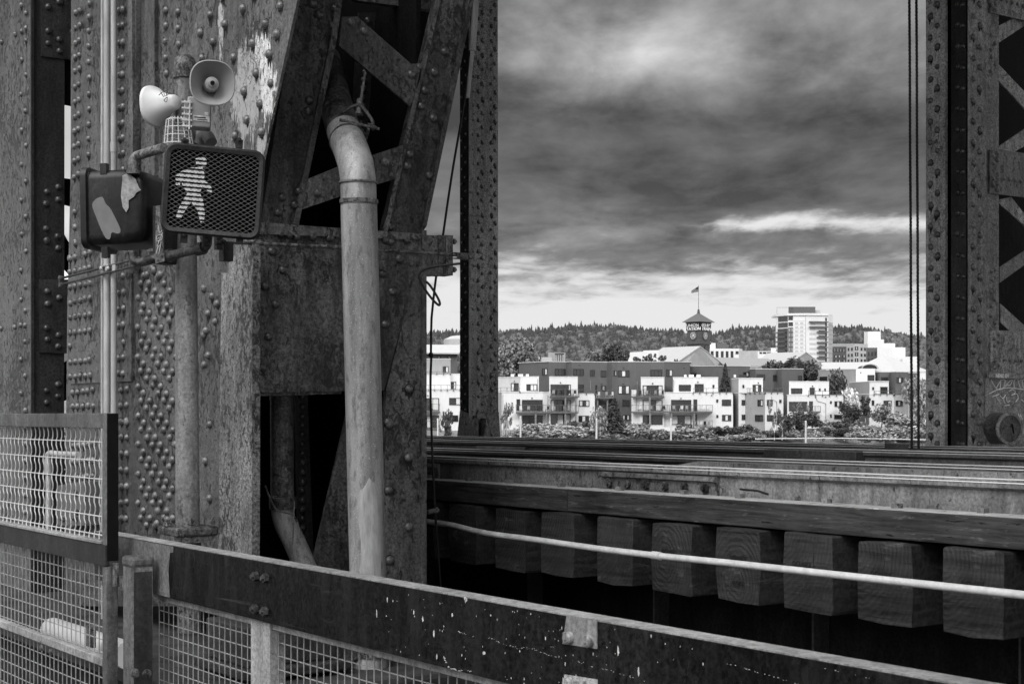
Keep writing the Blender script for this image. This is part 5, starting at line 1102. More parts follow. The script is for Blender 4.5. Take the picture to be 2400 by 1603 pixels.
# long brown upper block with a zigzag front
H = House('long dark brown apartment block with a zigzag front, behind the white terraced houses', 1400, d=279)
H.vol('a', M['brown'], [(1216, 7), (1287, 0), (1328, 1.6), (1340, .2), (1381, 1.6), (1407, 2.2), (1424, 2.2), (1435, .8), (1446, 1.2), (1490, .9), (1511, 1.3), (1556, .2), (1617, 3)], 848, 1000, 8)
for w in ((1271, 863, 1283, 879, 2, CUR), (1300.3, 864, 1325.5, 880, 3), (1343, 864.6, 1368, 880, 3), (1383, 866, 1393.7, 881, 2), (1408.3, 867.8, 1420.7, 882.6, 2), (1438, 867.8, 1445, 880.5, 2, CUR), (1448, 867.8, 1475.4, 882.6, 3, CUM), (1449, 903.6, 1475.4, 923, 3, CU3), (1408.3, 903, 1420.7, 916, 2, CUM), (1524.6, 866, 1552, 881.6, 3), (1560.7, 866, 1575.8, 881.4, 2, CUR), (1458.7, 936.8, 1475.7, 952.3, 2), (1459, 972.5, 1475.3, 984.6, 3, CU3), (1355, 901, 1368, 922, 2), (1395, 902, 1399, 920, 1)): H.win(*w)
for x, y in ((1357, 854), (1461.5, 860), (1461, 898.5), (1410, 898.5), (1603, 860)): H.lampw(x, y)
H.pipe([(1384, 892), (1384, 915)]); H.pipe([(1493, 893), (1493, 915)])
H.balcony(1399, 1443, 914.5, 931, None, 1.6, (1404, 1427), 1000, 3); H.balcony(1401, 1427, 950, 963, None, 1.5)
# brown blocks further right
H = House('low dark brown apartment block behind the dark spruce', 1690, d=284)
H.vol('a', M['brown'], [(1608, 8), (1697, 4.5), (1758, 6)], 856, 1000, 8)
H.win(1741.5, 870, 1754.8, 881, 2, CUR); H.win(1618, 872, 1632.5, 884, 1); H.lampw(1709, 863)
H = House('dark brown apartment block with two stepped faces, right of the spruce', 1820, d=281)
H.vol('a', M['brown'], [(1758, 5), (1771, 2.5), (1811, 3.6), (1822, 3.9), (1833, 1.8), (1883, 4)], 864, 1000, 8)
for w in ((1773, 876.3, 1792.5, 890, 3), (1811.5, 877.6, 1820, 891.5, 2), (1870.5, 879, 1879, 892.5, 2)): H.win(*w)
H.terrace(1812, 1834, 910, 920)
# white houses
H = House('white terraced house at the row\'s left, with grey sided top storey and long balcony', 1230)
H.vol('low', M['stucco'], [(1146, 4), (1176, -.5), (1287, -.5)], 919.5, 1012, 8, True, (0,))
H.win(1210.7, 935.5, 1219, 962, 1); H.win(1223.4, 937, 1271.6, 963.4, 3); H.win(1223.8, 974, 1271.6, 996, 3); H.balcony(1209.7, 1287.4, 949.4, 965, None, 1.8, (1255, 1281), 1000, 4); H.lampw(1247, 933)
H.vol('up', M['tan2'], [(1140, 4.5), (1219.5, 1.2)], 884, 919, 8); H.win(1198, 897.3, 1215.5, 917, 2, CUL); H.lampw(1206, 893)
H.vol('upw', M['stucco'], [(1219.6, 1.2), (1263, 1.6)], 883, 919, 6); H.win(1233.8, 900, 1258.8, 915.5, 3, ((.4, .66), (.68, .98)))
H.pipe([(1260, 888), (1260, 919)], 'upw'); H.terrace(1160, 1219, 908, 917.5, 'low'); H.pipe([(1178.5, 924), (1178.5, 990)], 'low'); H.pipe([(1284, 926), (1284, 955)], 'low')
for x, w in ((1201, 8), (1220, 12), (1236, 7)):
    p = at_d(x, 882.5, 274.5); m = MB(); m.box(p+UPZ*.22, (w/F*272, .8, .44), (RT, AX, UPZ)); m.build('roof_unit', M['stucco'], H.o, False)
H = House('tall white house with two wide balconies held on posts, left centre of the row', 1320, d=269)
H.vol('a', M['stucco'], [(1287.2, -1), (1354, -.6)], 884, 1012, 8)
H.win(1290.4, 901.2, 1337.7, 928, 3, ((.93, .99),)); H.win(1290.4, 937.4, 1337.3, 964, 3, ((.02, .14), (.88, .99))); H.win(1290.4, 970.5, 1337.3, 995, 3, ((.34, .63), (.7, .99))); H.lampw(1313.5, 897)
H.balcony(1288.3, 1355, 913.3, 928, None, 2.0, (1322.5, 1347), 965, 5); H.balcony(1288, 1353, 950, 965.2, None, 2.0, (1322.5, 1347), 1000, 3)
H = House('low white house right of the tall balcony house, with a roof terrace', 1375, d=269.5)
H.vol('a', M['stucco'], [(1354.2, .2), (1394, .6)], 922.5, 1012, 8); H.win(1357.3, 938, 1381.3, 952.6, 3, ((.02, .3), (.66, .98))); H.win(1356, 974, 1380.5, 989.5, 3, CUM); H.terrace(1354.6, 1393.6, 912.6, 922)
H = House('white house with three stacked balconies beside the tall dark fir', 1530)
H.vol('a', M['stucco'], [(1480, 1.2), (1502, -.2), (1557, -.2)], 931, 1012, 8); H.vol('t', M['stucco'], [(1502, 0), (1557, 0)], 885, 930.5, 8); H.vol('p', M['stucco'], [(1480, 1.4), (1491, .8)], 913, 930.5, .4, False)
H.win(1506.4, 903, 1552.6, 928, 3, ((.02, .17), (.83, .99)), 't'); H.win(1506.4, 937.5, 1552.6, 962.8, 3, ((.02, .33), (.68, .98)), 'a'); H.win(1506.4, 973, 1552.6, 995, 2, (), 'a'); H.lampw(1529.5, 898.5, 't')
H.balcony(1482, 1557, 913.3, 928.3, 'a', 1.8, (1525.5,), 965, 5); H.balcony(1482, 1567, 949.3, 964.2, 'a', 1.8, (1525.5,), 1000, 3)
H.pipe([(1492.5, 932), (1492.5, 962)], 'a')
H = House('broad white house left of the spruce, with a long planted balcony in mid-row', 1635)
H.vol('low', M['stucco'], [(1557.2, .3), (1718, -.6)], 920.5, 1014, 8)
for w in ((1573, 937, 1620, 963.4, 3), (1625.2, 936, 1634, 963.4, 1), (1573, 973.4, 1620.3, 995, 3, ((.02, .3), (.68, .98))), (1626.3, 971, 1633.8, 996, 1), (1678.8, 936, 1683.2, 943, 1), (1692, 936.2, 1713.3, 951, 2), (1679, 972, 1683.6, 979, 1), (1692.3, 972, 1713.8, 986.5, 3, CUM)): H.win(*w)
H.lampw(1596, 933.2); H.lampw(1668, 926.5); H.balcony(1568, 1668.6, 949.3, 963.8, None, 1.9, (1573, 1626), 998, 6); H.balcony(1623.5, 1668.6, 985.2, 1000.4, None, 1.8, (), 1000, 4)
H.vol('up', M['stucco'], [(1577.3, 1.2), (1683, .8)], 885, 920, 6); H.win(1591, 901.3, 1619.2, 916.5, 3); H.win(1628.2, 899.7, 1649.2, 918, 3); H.win(1670, 901.5, 1674.2, 909, 1); H.lampw(1635.5, 895); H.pipe([(1579, 889), (1579, 919)], 'up'); H.terrace(1624.5, 1718, 910, 920.3, 'low')
for x, w in ((1606, 5), (1620, 11), (1637, 9), (1740, 16), (1722, 4)):
    p = at_d(x, 884.5, 275.5); m = MB(); m.box(p+UPZ*.25, (w/F*272, .8, .5), (RT, AX, UPZ)); m.build('roof_unit', M['stucco'] if w < 12 else M['frame'], H.o, False)
H = House('pale house with a projecting angled bay, right of the spruce', 1780)
H.vol('up', M['stucco'], [(1714, 6), (1731, .2), (1788, 1.0)], 887, 921, 6, True, (0,)); H.win(1740, 901.7, 1744, 909.2, 1); H.win(1764, 901.3, 1784, 918.5, 3, CUM); H.lampw(1777, 897)
H.vol('low', M['stucco'], [(1714, 6), (1731, .2), (1746.5, .9), (1793, -2.6), (1836, -1.2)], 921.2, 1016, 6, True, (0, 2))
for w in ((1738, 937, 1745.6, 949.6, 1), (1738.2, 971.5, 1746.2, 984.2, 1), (1776, 937, 1789, 951.8, 2, CUR), (1770, 972.3, 1789, 987.3, 2), (1797.4, 937, 1810.4, 951.5, 2, CUM), (1797.4, 972.3, 1818, 987, 2), (1826.2, 936.8, 1831.2, 944.3, 1), (1826.2, 972, 1831, 980, 1)): H.win(*w)
H.terrace(1745.5, 1792, 910, 920.8); H.terrace(1793.5, 1836, 910, 920.8); H.pipe([(1808, 930), (1808, 936), (1820, 941), (1820, 1007)])
H = House('white house with a small corner balcony, left of the blossom tree', 1910)
H.vol('low', M['stucco'], [(1845, -.2), (1977, .6)], 926.3, 1004, 8)
for w in ((1849.2, 941.2, 1892, 963.5, 3), (1896.2, 940.3, 1904.8, 962.8, 1), (1945.4, 939.6, 1949.2, 946, 1), (1955.7, 940, 1973, 953, 3, CUM), (1945.4, 971, 1949, 978, 1), (1955, 971.8, 1972.8, 982, 3), (1897, 972, 1904.5, 992, 1)): H.win(*w)
H.balcony(1892, 1918, 952, 964, None, 1.5); H.lampw(1911.7, 930.5); H.lampw(1934.7, 930); H.pipe([(1911.7, 932), (1916, 940), (1935, 945), (1935, 988)])
H.vol('up', M['stucco'], [(1849.3, 1), (1943, 1.3)], 894.6, 926, 6); H.win(1854, 909.7, 1880, 922.8, 3); H.win(1897.6, 908, 1909.2, 924, 2); H.win(1919.4, 910, 1923.2, 916.3, 1); H.win(1932, 910, 1935.5, 916.3, 1); H.lampw(1904, 904.5); H.terrace(1894.3, 1977, 916, 926, 'low')
H = House('white and grey house at the right of the row, beside the pale poplar', 2070)
H.vol('low', M['stucco'], [(1996, 9), (2037.5, .2), (2048.7, .6), (2095, -1.0), (2129, .4), (2131, 5)], 924.3, 1000, 6, True, (0,)); H.vol('up', M['stucco'], [(1990.5, 10), (2038, .4), (2083, 1)], 894.3, 924, 5, True, (0,))
for w in ((2044.3, 907, 2048.2, 913.7, 1, (), 'up'), (2063, 906.3, 2080, 922.5, 3, (), 'up'), (2043, 938, 2048, 949.8, 1, (), 'low'), (2043.3, 969.3, 2048, 980.5, 1, (), 'low'), (2071, 938.7, 2090, 951.8, 2, CUR, 'low'), (2099, 938.5, 2115.2, 951.6, 3, CUM, 'low'), (2120.8, 938, 2124.6, 944.8, 1, (), 'low'), (2072, 969.5, 2088, 982, 2, (), 'low'), (2099, 969.5, 2115, 982, 2, (), 'low')): H.win(*w)
H.terrace(2049, 2094, 916.5, 924, 'low'); H.terrace(2095.5, 2128.5, 916.5, 924, 'low')
H = House('pale grey-sided house set back at the right, with a white front and dark recess', 1990, d=283)
H.vol('a', M['tan'], [(1917, 8), (2006, 0)], 866, 1000, 8); H.win(1921.5, 880.5, 1939, 891.5, 2); H.vol('b', M['stucco'], [(2006.2, 0), (2051, 1)], 865, 1000, 8); H.win(2033, 878.5, 2049, 892, 3); H.lampw(2017, 873); H.pipe([(2003, 869), (2003, 893)], 'a')
H = House('brown house with alternating faces at the far right of the row', 2090, d=282)
H.vol('a', M['brown'], [(2051.3, 4), (2062, 2), (2087, 3), (2099, 1), (2127, 2.4)], 871.5, 1000, 8); H.win(2064.5, 883.5, 2080, 893, 3); H.win(2101.3, 884, 2116.5, 897, 3, CUM); H.lampw(2109.5, 877.5)
H.vol('w', M['stucco'], [(2156, 4), (2178, 4.5)], 872, 1000, 6); H.win(2162, 889, 2176, 900, 2); H.vol('k', M['brown'], [(2128, 3.5), (2155.5, 4)], 873, 1000, 6)
H = House('white terraced house seen through the gap between the leg and the dark post', 1040, d=268)
H.vol('low', M['stucco'], [(930, -.2), (1100, -.2)], 914.5, 1018, 8)
for w in ((985, 933, 1029, 962, 3, CUR), (1053, 932.3, 1080, 949, 2, CUR), (985, 973.5, 1029, 1003, 3, CUM), (1056, 973, 1074, 988, 2)): H.win(*w)
H.balcony(960, 1031.5, 947, 963.5, None, 1.6, (), 1010, 2); H.balcony(960, 1031.5, 987, 1004, None, 1.6, (), 1012, 0); H.lampw(1003, 927); H.terrace(960, 1078, 902.5, 913.5)
H.vol('mid', M['stucco'], [(940, 1.4), (1056, 1.4)], 875, 914, 8); H.vol('mid2', M['stucco'], [(1056.2, 2.2), (1110, 2.2)], 876.5, 914, 8); H.win(1056.6, 894, 1069, 912, 2, CUR); H.terrace(960, 1056, 870.5, 875, 'mid')
H.vol('top', M['tan'], [(930, 4), (1056, 4)], 840, 875, 6); H.win(1038, 857, 1051, 872.5, 2, CUR)
H = House('long pale roof over a dark wall, high in the gap behind the terraced house', 1030, 'warehouse', None, 'warehouse', 300, 870)
H.vol('w', M['brown'], [(900, 0), (1072, 0)], 828, 900, 14, False); H.win(1024, 834, 1034, 840, 2, CUM); H.win(1047, 835, 1055, 840, 2, CUR)
m = MB(); m.prism([at_d(900, 828, 299), at_d(1076, 830, 299), at_d(1090, 811, 312), at_d(900, 810, 312)], (0, 0, .25)); m.build('roof', M['roof_white'], H.o, False)
m = MB(); c = at_d(1078, 812, 420); m.lathe(c, UPZ, [(4.6, -2), (4.6, 1.9), (4.2, 2.1), (2.4, 2.9), (.3, 3.1)], 28); tag(m.build('storage_tank', M['gable'], None), 'round grey ribbed tank with a low domed top, beyond the roof in the gap', 'tank')

# ------------------------------------------------------------------ sheds and city behind
def shed(label, d, ridge0, ridge1, bl, br, depth_off, mats, base=880):
    # ridge0: far left end of the ridge, ridge1: gable apex; bl, br: gable foot left and right
    o = thing('train_shed', at_d(ridge1[0], base, d), label, 'train shed', 'gabled train sheds behind the houses')
    A = at_d(*ridge1, d); B = at_d(*bl, d-6*0); Cc = at_d(*br, d+6); far_ = at_d(*ridge0, d+depth_off); fl = far_+(B-A)
    B2, C2 = Vector((B.x, B.y, zpx(base, d))), Vector((Cc.x, Cc.y, zpx(base, d)))
    m = MB(); m.prism([B, A, Cc, C2, B2], AX*.3); m.build('gable', mats[1], o, False)
    lip = -AX*.25
    m = MB(); m.prism([A+lip+UPZ*.01, B+lip+UPZ*.01, fl, far_], UPZ*.2); m.prism([A+lip+UPZ*.01, Cc+lip+UPZ*.01, far_+(Cc-A), far_], UPZ*.2); m.build('roof', mats[0], o, False)
    m = MB()
    for k in range(1, 12):
        f = k/12; p = B.lerp(Cc, f); top = (B.lerp(A, f*2) if f < .5 else A.lerp(Cc, f*2-1)).z
        m.box2((p.x-.06, p.y-.35, p.z-1), (p.x+.06, p.y-.28, top)) if False else m.box((Vector((p.x, p.y, (p.z+top)/2)))-AX*.05, (.10, .08, max(.1, top-p.z)), (RT, AX, UPZ))
    for zf in (.35,): pass
    m.build('panel_seams', M['brown'], o, False)
    return o
shed('large train shed with pale roof and grey panelled gable, below the clock tower', 400, (1554, 816), (1641, 813), (1585, 851), (1698, 856), 45, (M['roof_white'], M['gable']))
shed('second train shed with pale roof and grey gable, before the high-rise', 405, (1800, 829), (1889, 826), (1852, 853), (1936, 864), 45, (M['roof_white'], M['gable']))
def slab_roof(name, label, pts, d, depth, mat, cat='roofed building', wall=900, wm=None):
    # pts: eave left, eave right, ridge right, ridge left in pixels; ridge stands `depth` farther back
    o = thing(name, at_d(pts[0][0], wall, d), label, cat)
    P = [at_d(*pts[0], d), at_d(*pts[1], d), at_d(*pts[2], d+depth), at_d(*pts[3], d+depth)]
    m = MB(); m.prism(P, UPZ*.2); m.build('roof', mat, o, False)
    zb = zpx(wall, d); m = MB(); m.prism([Vector((p.x, p.y, zb)) + AX*(.4 if i < 2 else -.2) for i, p in enumerate(P)], UPZ*(min(p.z for p in P)-zb-.1)); m.build('wall', wm or M['gable'], o, False); return o
slab_roof('shed_building', 'low grey metal roof between the two train sheds', ((1700, 859), (1830, 860), (1800, 842), (1672, 839)), 395, 22, M['roof_grey'])
slab_roof('shed_building', 'stepped pale roof behind the dark trees, left of the large train shed', ((1440, 854), (1585, 852), (1550, 823), (1466, 828)), 420, 25, M['roof_white'])
slab_roof('shed_building', 'small higher pale roof at the left end of the large train shed', ((1500, 845), (1560, 845), (1553, 822), (1508, 823)), 426, 20, M['roof_white'])
slab_roof('shed_building', 'long low pale roof under the brick apartments at the right', ((1925, 866), (2030, 866), (2040, 850), (1925, 851)), 400, 20, M['roof_white'])
o = thing('hip_roof_building', at_d(2080, 880, 380), 'broad building with a pale hipped roof and an arched dormer at the right', 'station building')
A = at_d(2070, 834, 395); Bl, Bm, Br = at_d(1985, 873, 385), at_d(2098, 873, 376), at_d(2182, 872, 392); Bk = at_d(2110, 868, 425)
m = MB(); m.prism([A, Bl, Bm], UPZ*.2); m.prism([A, Bm, Br], UPZ*.2); m.prism([A, Br, Bk], UPZ*.2); m.prism([A, Bk, Bl], UPZ*.2); m.build('roof', M['roof_white'], o, False)
m = MB(); zb = zpx(905, 380); m.prism([Vector((p.x, p.y, zb))+(A-p).normalized()*1.0*Vector((1, 1, 0)).length*0 for p in (Bl, Bm, Br, Bk)], UPZ*(Bl.z-zb-.3)); m.build('wall', M['brown'], o, False)
m = MB(); c = at_d(2039, 864.5, 379); m.prism([c + RT*1.9*math.cos(a)+UPZ*1.05*math.sin(a) for a in [math.pi*i/14 for i in range(15)]], AX*6); m.build('arched_dormer', M['frame'], o, False)
m = MB(); P = [c + RT*2.1*math.cos(a)+UPZ*1.2*math.sin(a)-AX*.2 for a in [math.pi*i/14 for i in range(15)]]; m.tube(P, .14, 6); m.build('dormer_trim', M['roof_white'], o, False)

# clock tower
d = 520; s_ = d/F
ct = thing('clock_tower', at_d(1639, 880, d), 'dark brick clock tower with white neon lettering, a pyramid roof and a flag', 'clock tower')
K = at_d(1640, 815, d); Kl = at_d(1610.5, 815, d+3.6); Kr = at_d(1664, 815, d+4.6)
eL = (Kl-K); eR = (Kr-K); eL.z = eR.z = 0
nL = Vector((-eL.y, eL.x, 0)).normalized(); nL = nL if nL.dot(AX) < 0 else -nL
nR = Vector((-eR.y, eR.x, 0)).normalized(); nR = nR if nR.dot(AX) < 0 else -nR
def zt_at(y): return zpx(y, d)
def quad(off=0.0, z=0):
    ctr = (eL+eR)/2; Q = [Vector((K.x, K.y, z)), Vector((K.x, K.y, z))+eR, Vector((K.x, K.y, z))+eR+eL, Vector((K.x, K.y, z))+eL]; cc = Vector((K.x, K.y, z))+ctr
    return [q+(q-cc).normalized()*off for q in Q]
def stage(y0, y1, off, name, mat):
    m = MB(); m.prism(quad(off, zt_at(y0)), UPZ*(zt_at(y1)-zt_at(y0))); return m.build(name, mat, ct, False)
stage(900, 806, -.1, 'shaft', M['brick_dark']); stage(805.9, 801, .45, 'cornice', M['brick_dark']); stage(800.9, 757, 0, 'clock_stage', M['brick_dark']); stage(756.9, 754, .55, 'eaves', M['brick_dark'])
apx = sum((q for q in quad(0, zt_at(731))), Vector((0, 0, 0)))/4; eq = quad(1.9, zt_at(754)); m = MB(); m.add(eq+[apx], [(0, 1, 4), (1, 2, 4), (2, 3, 4), (3, 0, 4), (3, 2, 1, 0)]); m.build('roof', M['brown'], ct, False)
m = MB(); m.lathe(apx-UPZ*.4, UPZ, [(.55, 0), (.45, .9), (.3, 1.0), (.45, 1.3), (.2, 1.6)], 10); m.tube([apx, Vector((apx.x, apx.y, zt_at(665)))], [.1, .06], 6); fp_ = m.build('flagpole', M['brick_dark'], ct)
fl_ = apx.copy(); fl_.z = zt_at(669); Lr = -RT
def flagpt(a, b):
    return Vector((apx.x, apx.y, 0))+Lr*(.06+2.5*a)+AX*.3*math.sin(a*5) + UPZ*(zt_at(669)-1.9*b*(1-.55*a)-1.55*a**1.1)
m = MB(); mw = MB(); nst = 13
for j in range(nst):
    t_ = m if j % 2 == 0 else mw; n = 8
    for i in range(n):
        a0, a1 = i/n, (i+1)/n; tt = m if (j < 7 and a1 <= .45) else t_
        tt.prism([flagpt(a0, j/nst), flagpt(a1, j/nst), flagpt(a1, (j+1)/nst), flagpt(a0, (j+1)/nst)], AX*.02)
fo = m.build('flag', M['ink'], None, False); tag(fo, 'striped flag flying left from the pole on the clock tower', 'flag'); mw.build('pale_stripes', M['tan'], fo, False)
for a_, nrm, lines, cx_, wds, sh in ((eL, nL, ('UNION', 'STATION'), (.52, .52), (25.5, 34), 0), (eR, nR, ('GO BY', 'TRAIN'), (.50, .58), (23, 25), .25)):
    X = -a_.normalized() if a_ is eL else a_.normalized(); wdm = a_.length
    for t_, y, cf, wp in zip(lines, (761.5, 770), cx_, wds):
        cpt = K + a_*cf + nrm*.35; cpt.z = zt_at(y); cosv = abs(X.dot(RT)); text_mesh(t_, M['white'], 'neon_lettering', ct, cpt, X, UPZ, 7.3*s_, wp*s_/cosv, .12, sh, .02)
    m = MB(); cpt = K+a_*.5+nrm*.12; cpt.z = zt_at(766); m.box(cpt, (wdm*1.12, .1, 17*s_), (X, nrm, UPZ)); m.build('sign_board', M['ink'], ct, False)
    cpt = K+a_*.5; cpt.z = zt_at(786); m = MB(); m.lathe(cpt, nrm, [(11*s_, 0), (11*s_, .2), (9.3*s_, .25)], 28); m.build('clock_surround', M['brick_dark'], ct)
    m = MB(); m.lathe(cpt, nrm, [(8.6*s_, .2), (8.6*s_, .28)], 28); cf_ = m.build('clock_face', M['brown'], ct)
    m = MB()
    for k in range(12):
        an = k*math.pi/6; m.box(cpt+nrm*.30+(X*math.cos(an)+UPZ*math.sin(an))*6.6*s_, (.45 if 1 else 0, .05, .2), (X*math.cos(an)+UPZ*math.sin(an), nrm, -X*math.sin(an)+UPZ*math.cos(an)))
    m.lathe(cpt, nrm, [(3.6*s_, .285), (3.6*s_, .30)], 18); m.build('numerals', M['curtain'], cf_, False)
    m = MB()
    for an, ln in ((-1.45, 6.0), (2.6, 4.2)): dv = X*math.cos(an)+UPZ*math.sin(an); m.box(cpt+nrm*.34+dv*ln*s_*.45, (ln*s_, .04, .16), (dv, nrm, dv.cross(nrm)))
    m.build('hands', M['ink'], cf_, False)
for f, a_, nrm in ((.5, eL, nL), (.5, eR, nR)):
    c = K+a_*f; c.z = zt_at(815); m = MB(); m.box(c+nrm*.0, (.5, .1, 1.5), (a_.normalized(), nrm, UPZ)); m.build('slit_window', M['ink'], ct, False)

# high-rise
HR = House('white high-rise apartment tower with stacked dark balconies at its left corner', 1885, 'high-rise', None, 'high_rise', 720, 860)
HR.vol('a', M['stucco'], [(1818, 9), (1847, 2), (1889, 0), (1941, 2.5), (1952, 9)], 735, 880, 18, False)
m = MB(); P = [HR.on(x, 735, None, .6)[0] for x in (1820, 1847, 1889, 1941)]; m.prism([Vector((p.x, p.y, zpx(739, 720))) for p in P]+[P[3]+AX*10+UPZ*(zpx(739, 720)-P[3].z), P[0]+AX*12+UPZ*(zpx(739, 720)-P[0].z)], UPZ*1.0); m.build('cornice', M['stucco'], HR.o, False)
def hpatch(name, mat, x0, y0, x1, y1, out=.08, th=.15):
    a, b = HR.on(x0+.01, y0)[0], HR.on(x1-.01, y0)[0]; n = HR.on((x0+x1)/2, y0)[2]; z0, z1 = zpx(y1, 720), zpx(y0, 720); a.z = b.z = z0
    m = MB(); m.prism([a+n*out, b+n*out, b+UPZ*(z1-z0)+n*out, a+UPZ*(z1-z0)+n*out], -n*th); return m.build(name, mat, HR.o, False)
hpatch('balcony_recess', M['glass'], 1824, 740, 1846.6, 752.5); hpatch('balcony_recess', M['glass'], 1824, 755, 1846.6, 766.5); hpatch('balcony_recess', M['glass'], 1848, 740, 1858.5, 750); hpatch('balcony_recess', M['glass'], 1848, 754.5, 1858.5, 764)
hpatch('glazed_corner', M['glass'], 1822.5, 769, 1846.6, 828); hpatch('glazed_bay', M['brick_dark'], 1847.4, 767, 1859, 828)
for k in range(6): hpatch('balcony', M['rail_m'], 1823, 777+k*10.6, 1841, 780+k*10.6, 1.4, 1.2)
for k in range(5):
    for q in (1849, 1855): hpatch('window', M['tan'], q, 769+k*11.5, q+3.4, 777+k*11.5, .12, .1)
hpatch('dark_joint', M['gable'], 1887.4, 739, 1888.9, 828)
for k, y in enumerate((753, 765, 777, 789, 801, 813, 825, 837, 848)):
    x0 = 1896 if k < 2 else 1914
    hpatch('balcony', M['slab'], x0, y, 1938.5, y+2, 1.6, 1.5); hpatch('balcony_window', M['glass'], 1934, y-9, 1938, y-1, .1, .1)
    if k in (2, 3, 5, 6, 7): hpatch('balcony_planting', M['leaf_dark'], 1917, y-2.6, 1931, y-.2, 1.7, 1.0)
hpatch('glazed_side', M['gable'], 1941.5, 754, 1951.5, 850)
for k in range(9): hpatch('floor_band', M['tan'], 1941.8, 760+k*11, 1951.3, 761.4+k*11, .16, .06)
for k in range(9): hpatch('panel_joint', M['gable'], 1860, 752+k*9.4, 1887, 752.8+k*9.4, .05, .06)
for k in range(8):
    for q in (1863, 1875): hpatch('window', M['tan2'], q, 755+k*9.4, q+8, 760+k*9.4, .04, .06)
    hpatch('window', M['tan2'], 1897, 757+k*11.6, 1911, 762+k*11.6, .04, .06)
m = MB(); P = [at_d(x, 735, 722+dd) for x, dd in ((1848, 6), (1859, 3), (1911, 5), (1911, 14), (1848, 14))]; m.prism([p for p in P], UPZ*(16*720/F)); m.build('penthouse', M['brown2'], HR.o, False)
m = MB(); P = [at_d(x, 735, 724+dd) for x, dd in ((1911, 6), (1923, 6), (1923, 12), (1911, 12))]; m.prism(P, UPZ*(8*720/F)); m.build('penthouse', M['gable'], HR.o, False)
m = MB(); a = at_d(1821, 740, 728); m.tube([a, a+UPZ*4.0, a+UPZ*4.0+RT*5.5], .09, 5); m.build('roof_frame', M['rail_m'], HR.o, False)
# other city blocks
def block(label, pts, yt, yb, d, mat, cat='building', wins=(), extra=(), name='city_building', trim=False):
    B = House(label, pts[0][0], cat, None, name, d, yb); B.vol('a', mat, pts, yt, yb, 12, trim)
    for w in wins: B.win(*w)
    for e_ in extra: B.vol(*e_)
    return B
block('white low building with a row of tall windows right of the clock tower', [(1662, 0), (1732, 0), (1740, 4)], 817, 870, 560, M['stucco'], wins=[(x, 823, x+6.3, 840, 2) for x in (1666, 1677.5, 1689.5, 1701, 1712.5)] + [(1724, 823, 1731, 830, 2)], extra=[('b', M['stucco'], [(1664, 3), (1677, 3)], 803, 816.8, 6, False), ('c', M['brown2'], [(1680, 5), (1703, 5)], 803.5, 816.8, 6, False)])
block('grey box-like building with a diagonal stair behind the low grey roof', [(1732, 0), (1749, 1), (1776, -1)], 822, 870, 480, M['gable'])
block('long low white building with a ribbon of windows left of the high-rise', [(1776, 0), (1822, 0)], 823, 860, 600, M['stucco'], wins=[(1780, 825, 1786, 829, 1), (1788, 825, 1796, 829, 1), (1798, 825, 1806, 829, 1)], extra=[('b', M['stucco'], [(1807, 2), (1818, 2)], 815, 822.8, 5, False)])
block('dark brick building with a glazed top floor right of the high-rise', [(1951, 2), (1985, 0)], 812, 860, 600, M['brick_dark'], wins=[(x, 816, x+5.5, 825, 2, CUM) for x in (1954, 1961, 1968, 1975)]+[(x, y, x+6, y+6, 2, CUR) for x in (1955, 1963, 1974) for y in (832, 843)], extra=[('b', M['tan'], [(1951, 5), (2000, 5)], 804, 811.8, 6, False)])
block('grey brick corner building with bay windows at the right', [(1984, 3), (2002, -1), (2013, -1), (2034, 1)], 806, 860, 580, M['gable'], wins=[(x, y, x+4, y+7, 1) for x in (1987, 1995, 2017, 2025) for y in (815, 829, 842)]+[(2003.5, y, 2011.5, y+9, 2, CUM) for y in (812, 826, 840)])
block('brown brick block under the white rooftop tower', [(2030, 0), (2058, -1)], 815, 865, 560, M['brown'], wins=[(x, 825, x+4, 834, 1) for x in (2034, 2042, 2050)]+[(x, 840, x+4, 848, 1) for x in (2034, 2042, 2050)])
block('white rooftop tower block standing on the brick buildings', [(2025, 3), (2034, 0), (2064, 0)], 777, 830, 610, M['stucco'], extra=[('b', M['stucco'], [(2033, -1.5), (2072, -1.5)], 796, 830, 6, False)])
block('white windowless block with a hanging roof crane at the far right', [(2056, 0), (2082, -1.5), (2122, 1)], 814, 870, 550, M['stucco'], extra=[('b', M['stucco'], [(2070, 2), (2098, 2)], 804, 813.8, 4, False)])
block('pale low block between the two hoist cables', [(2115, 0), (2150, 0)], 836, 870, 540, M['stucco'])
block('distant white house on the lower slope left of the round tower', [(1168, 0), (1200, 0), (1250, 2)], 817, 850, 640, M['roof_white'], extra=[('c', M['stucco'], [(1245, -.5), (1249, -.5)], 810, 817, 2, False)])
block('distant pale house half hidden by the hedge trees', [(1285, 0), (1325, 2)], 826, 850, 600, M['tan'], extra=[('b', M['roof_white'], [(1262, -4), (1294, -3)], 838, 856, 5, False)])
o = thing('round_turret', at_d(1311, 850, 290), 'round dark turret with arched slats above the brown block', 'turret'); c = at_d(1311, 848, 290); m = MB(); hh = 20*290/F
m.lathe(c-UPZ*1, UPZ, [(.80, 0), (.80, 1+hh*.85), (.95, 1+hh*.88), (.95, 1+hh), (.1, 1+hh+.05)], 16); m.build('drum', M['brick_dark'], o)
m = MB()
for k in range(14): a = k*2*math.pi/14; m.box(c+UPZ*hh*.42+(RT*math.cos(a)+AX*math.sin(a))*.82, (.1, .1, hh*.75), (RT*math.cos(a)+AX*math.sin(a), -RT*math.sin(a)+AX*math.cos(a), UPZ))
m.build('slats', M['gable'], o, False)

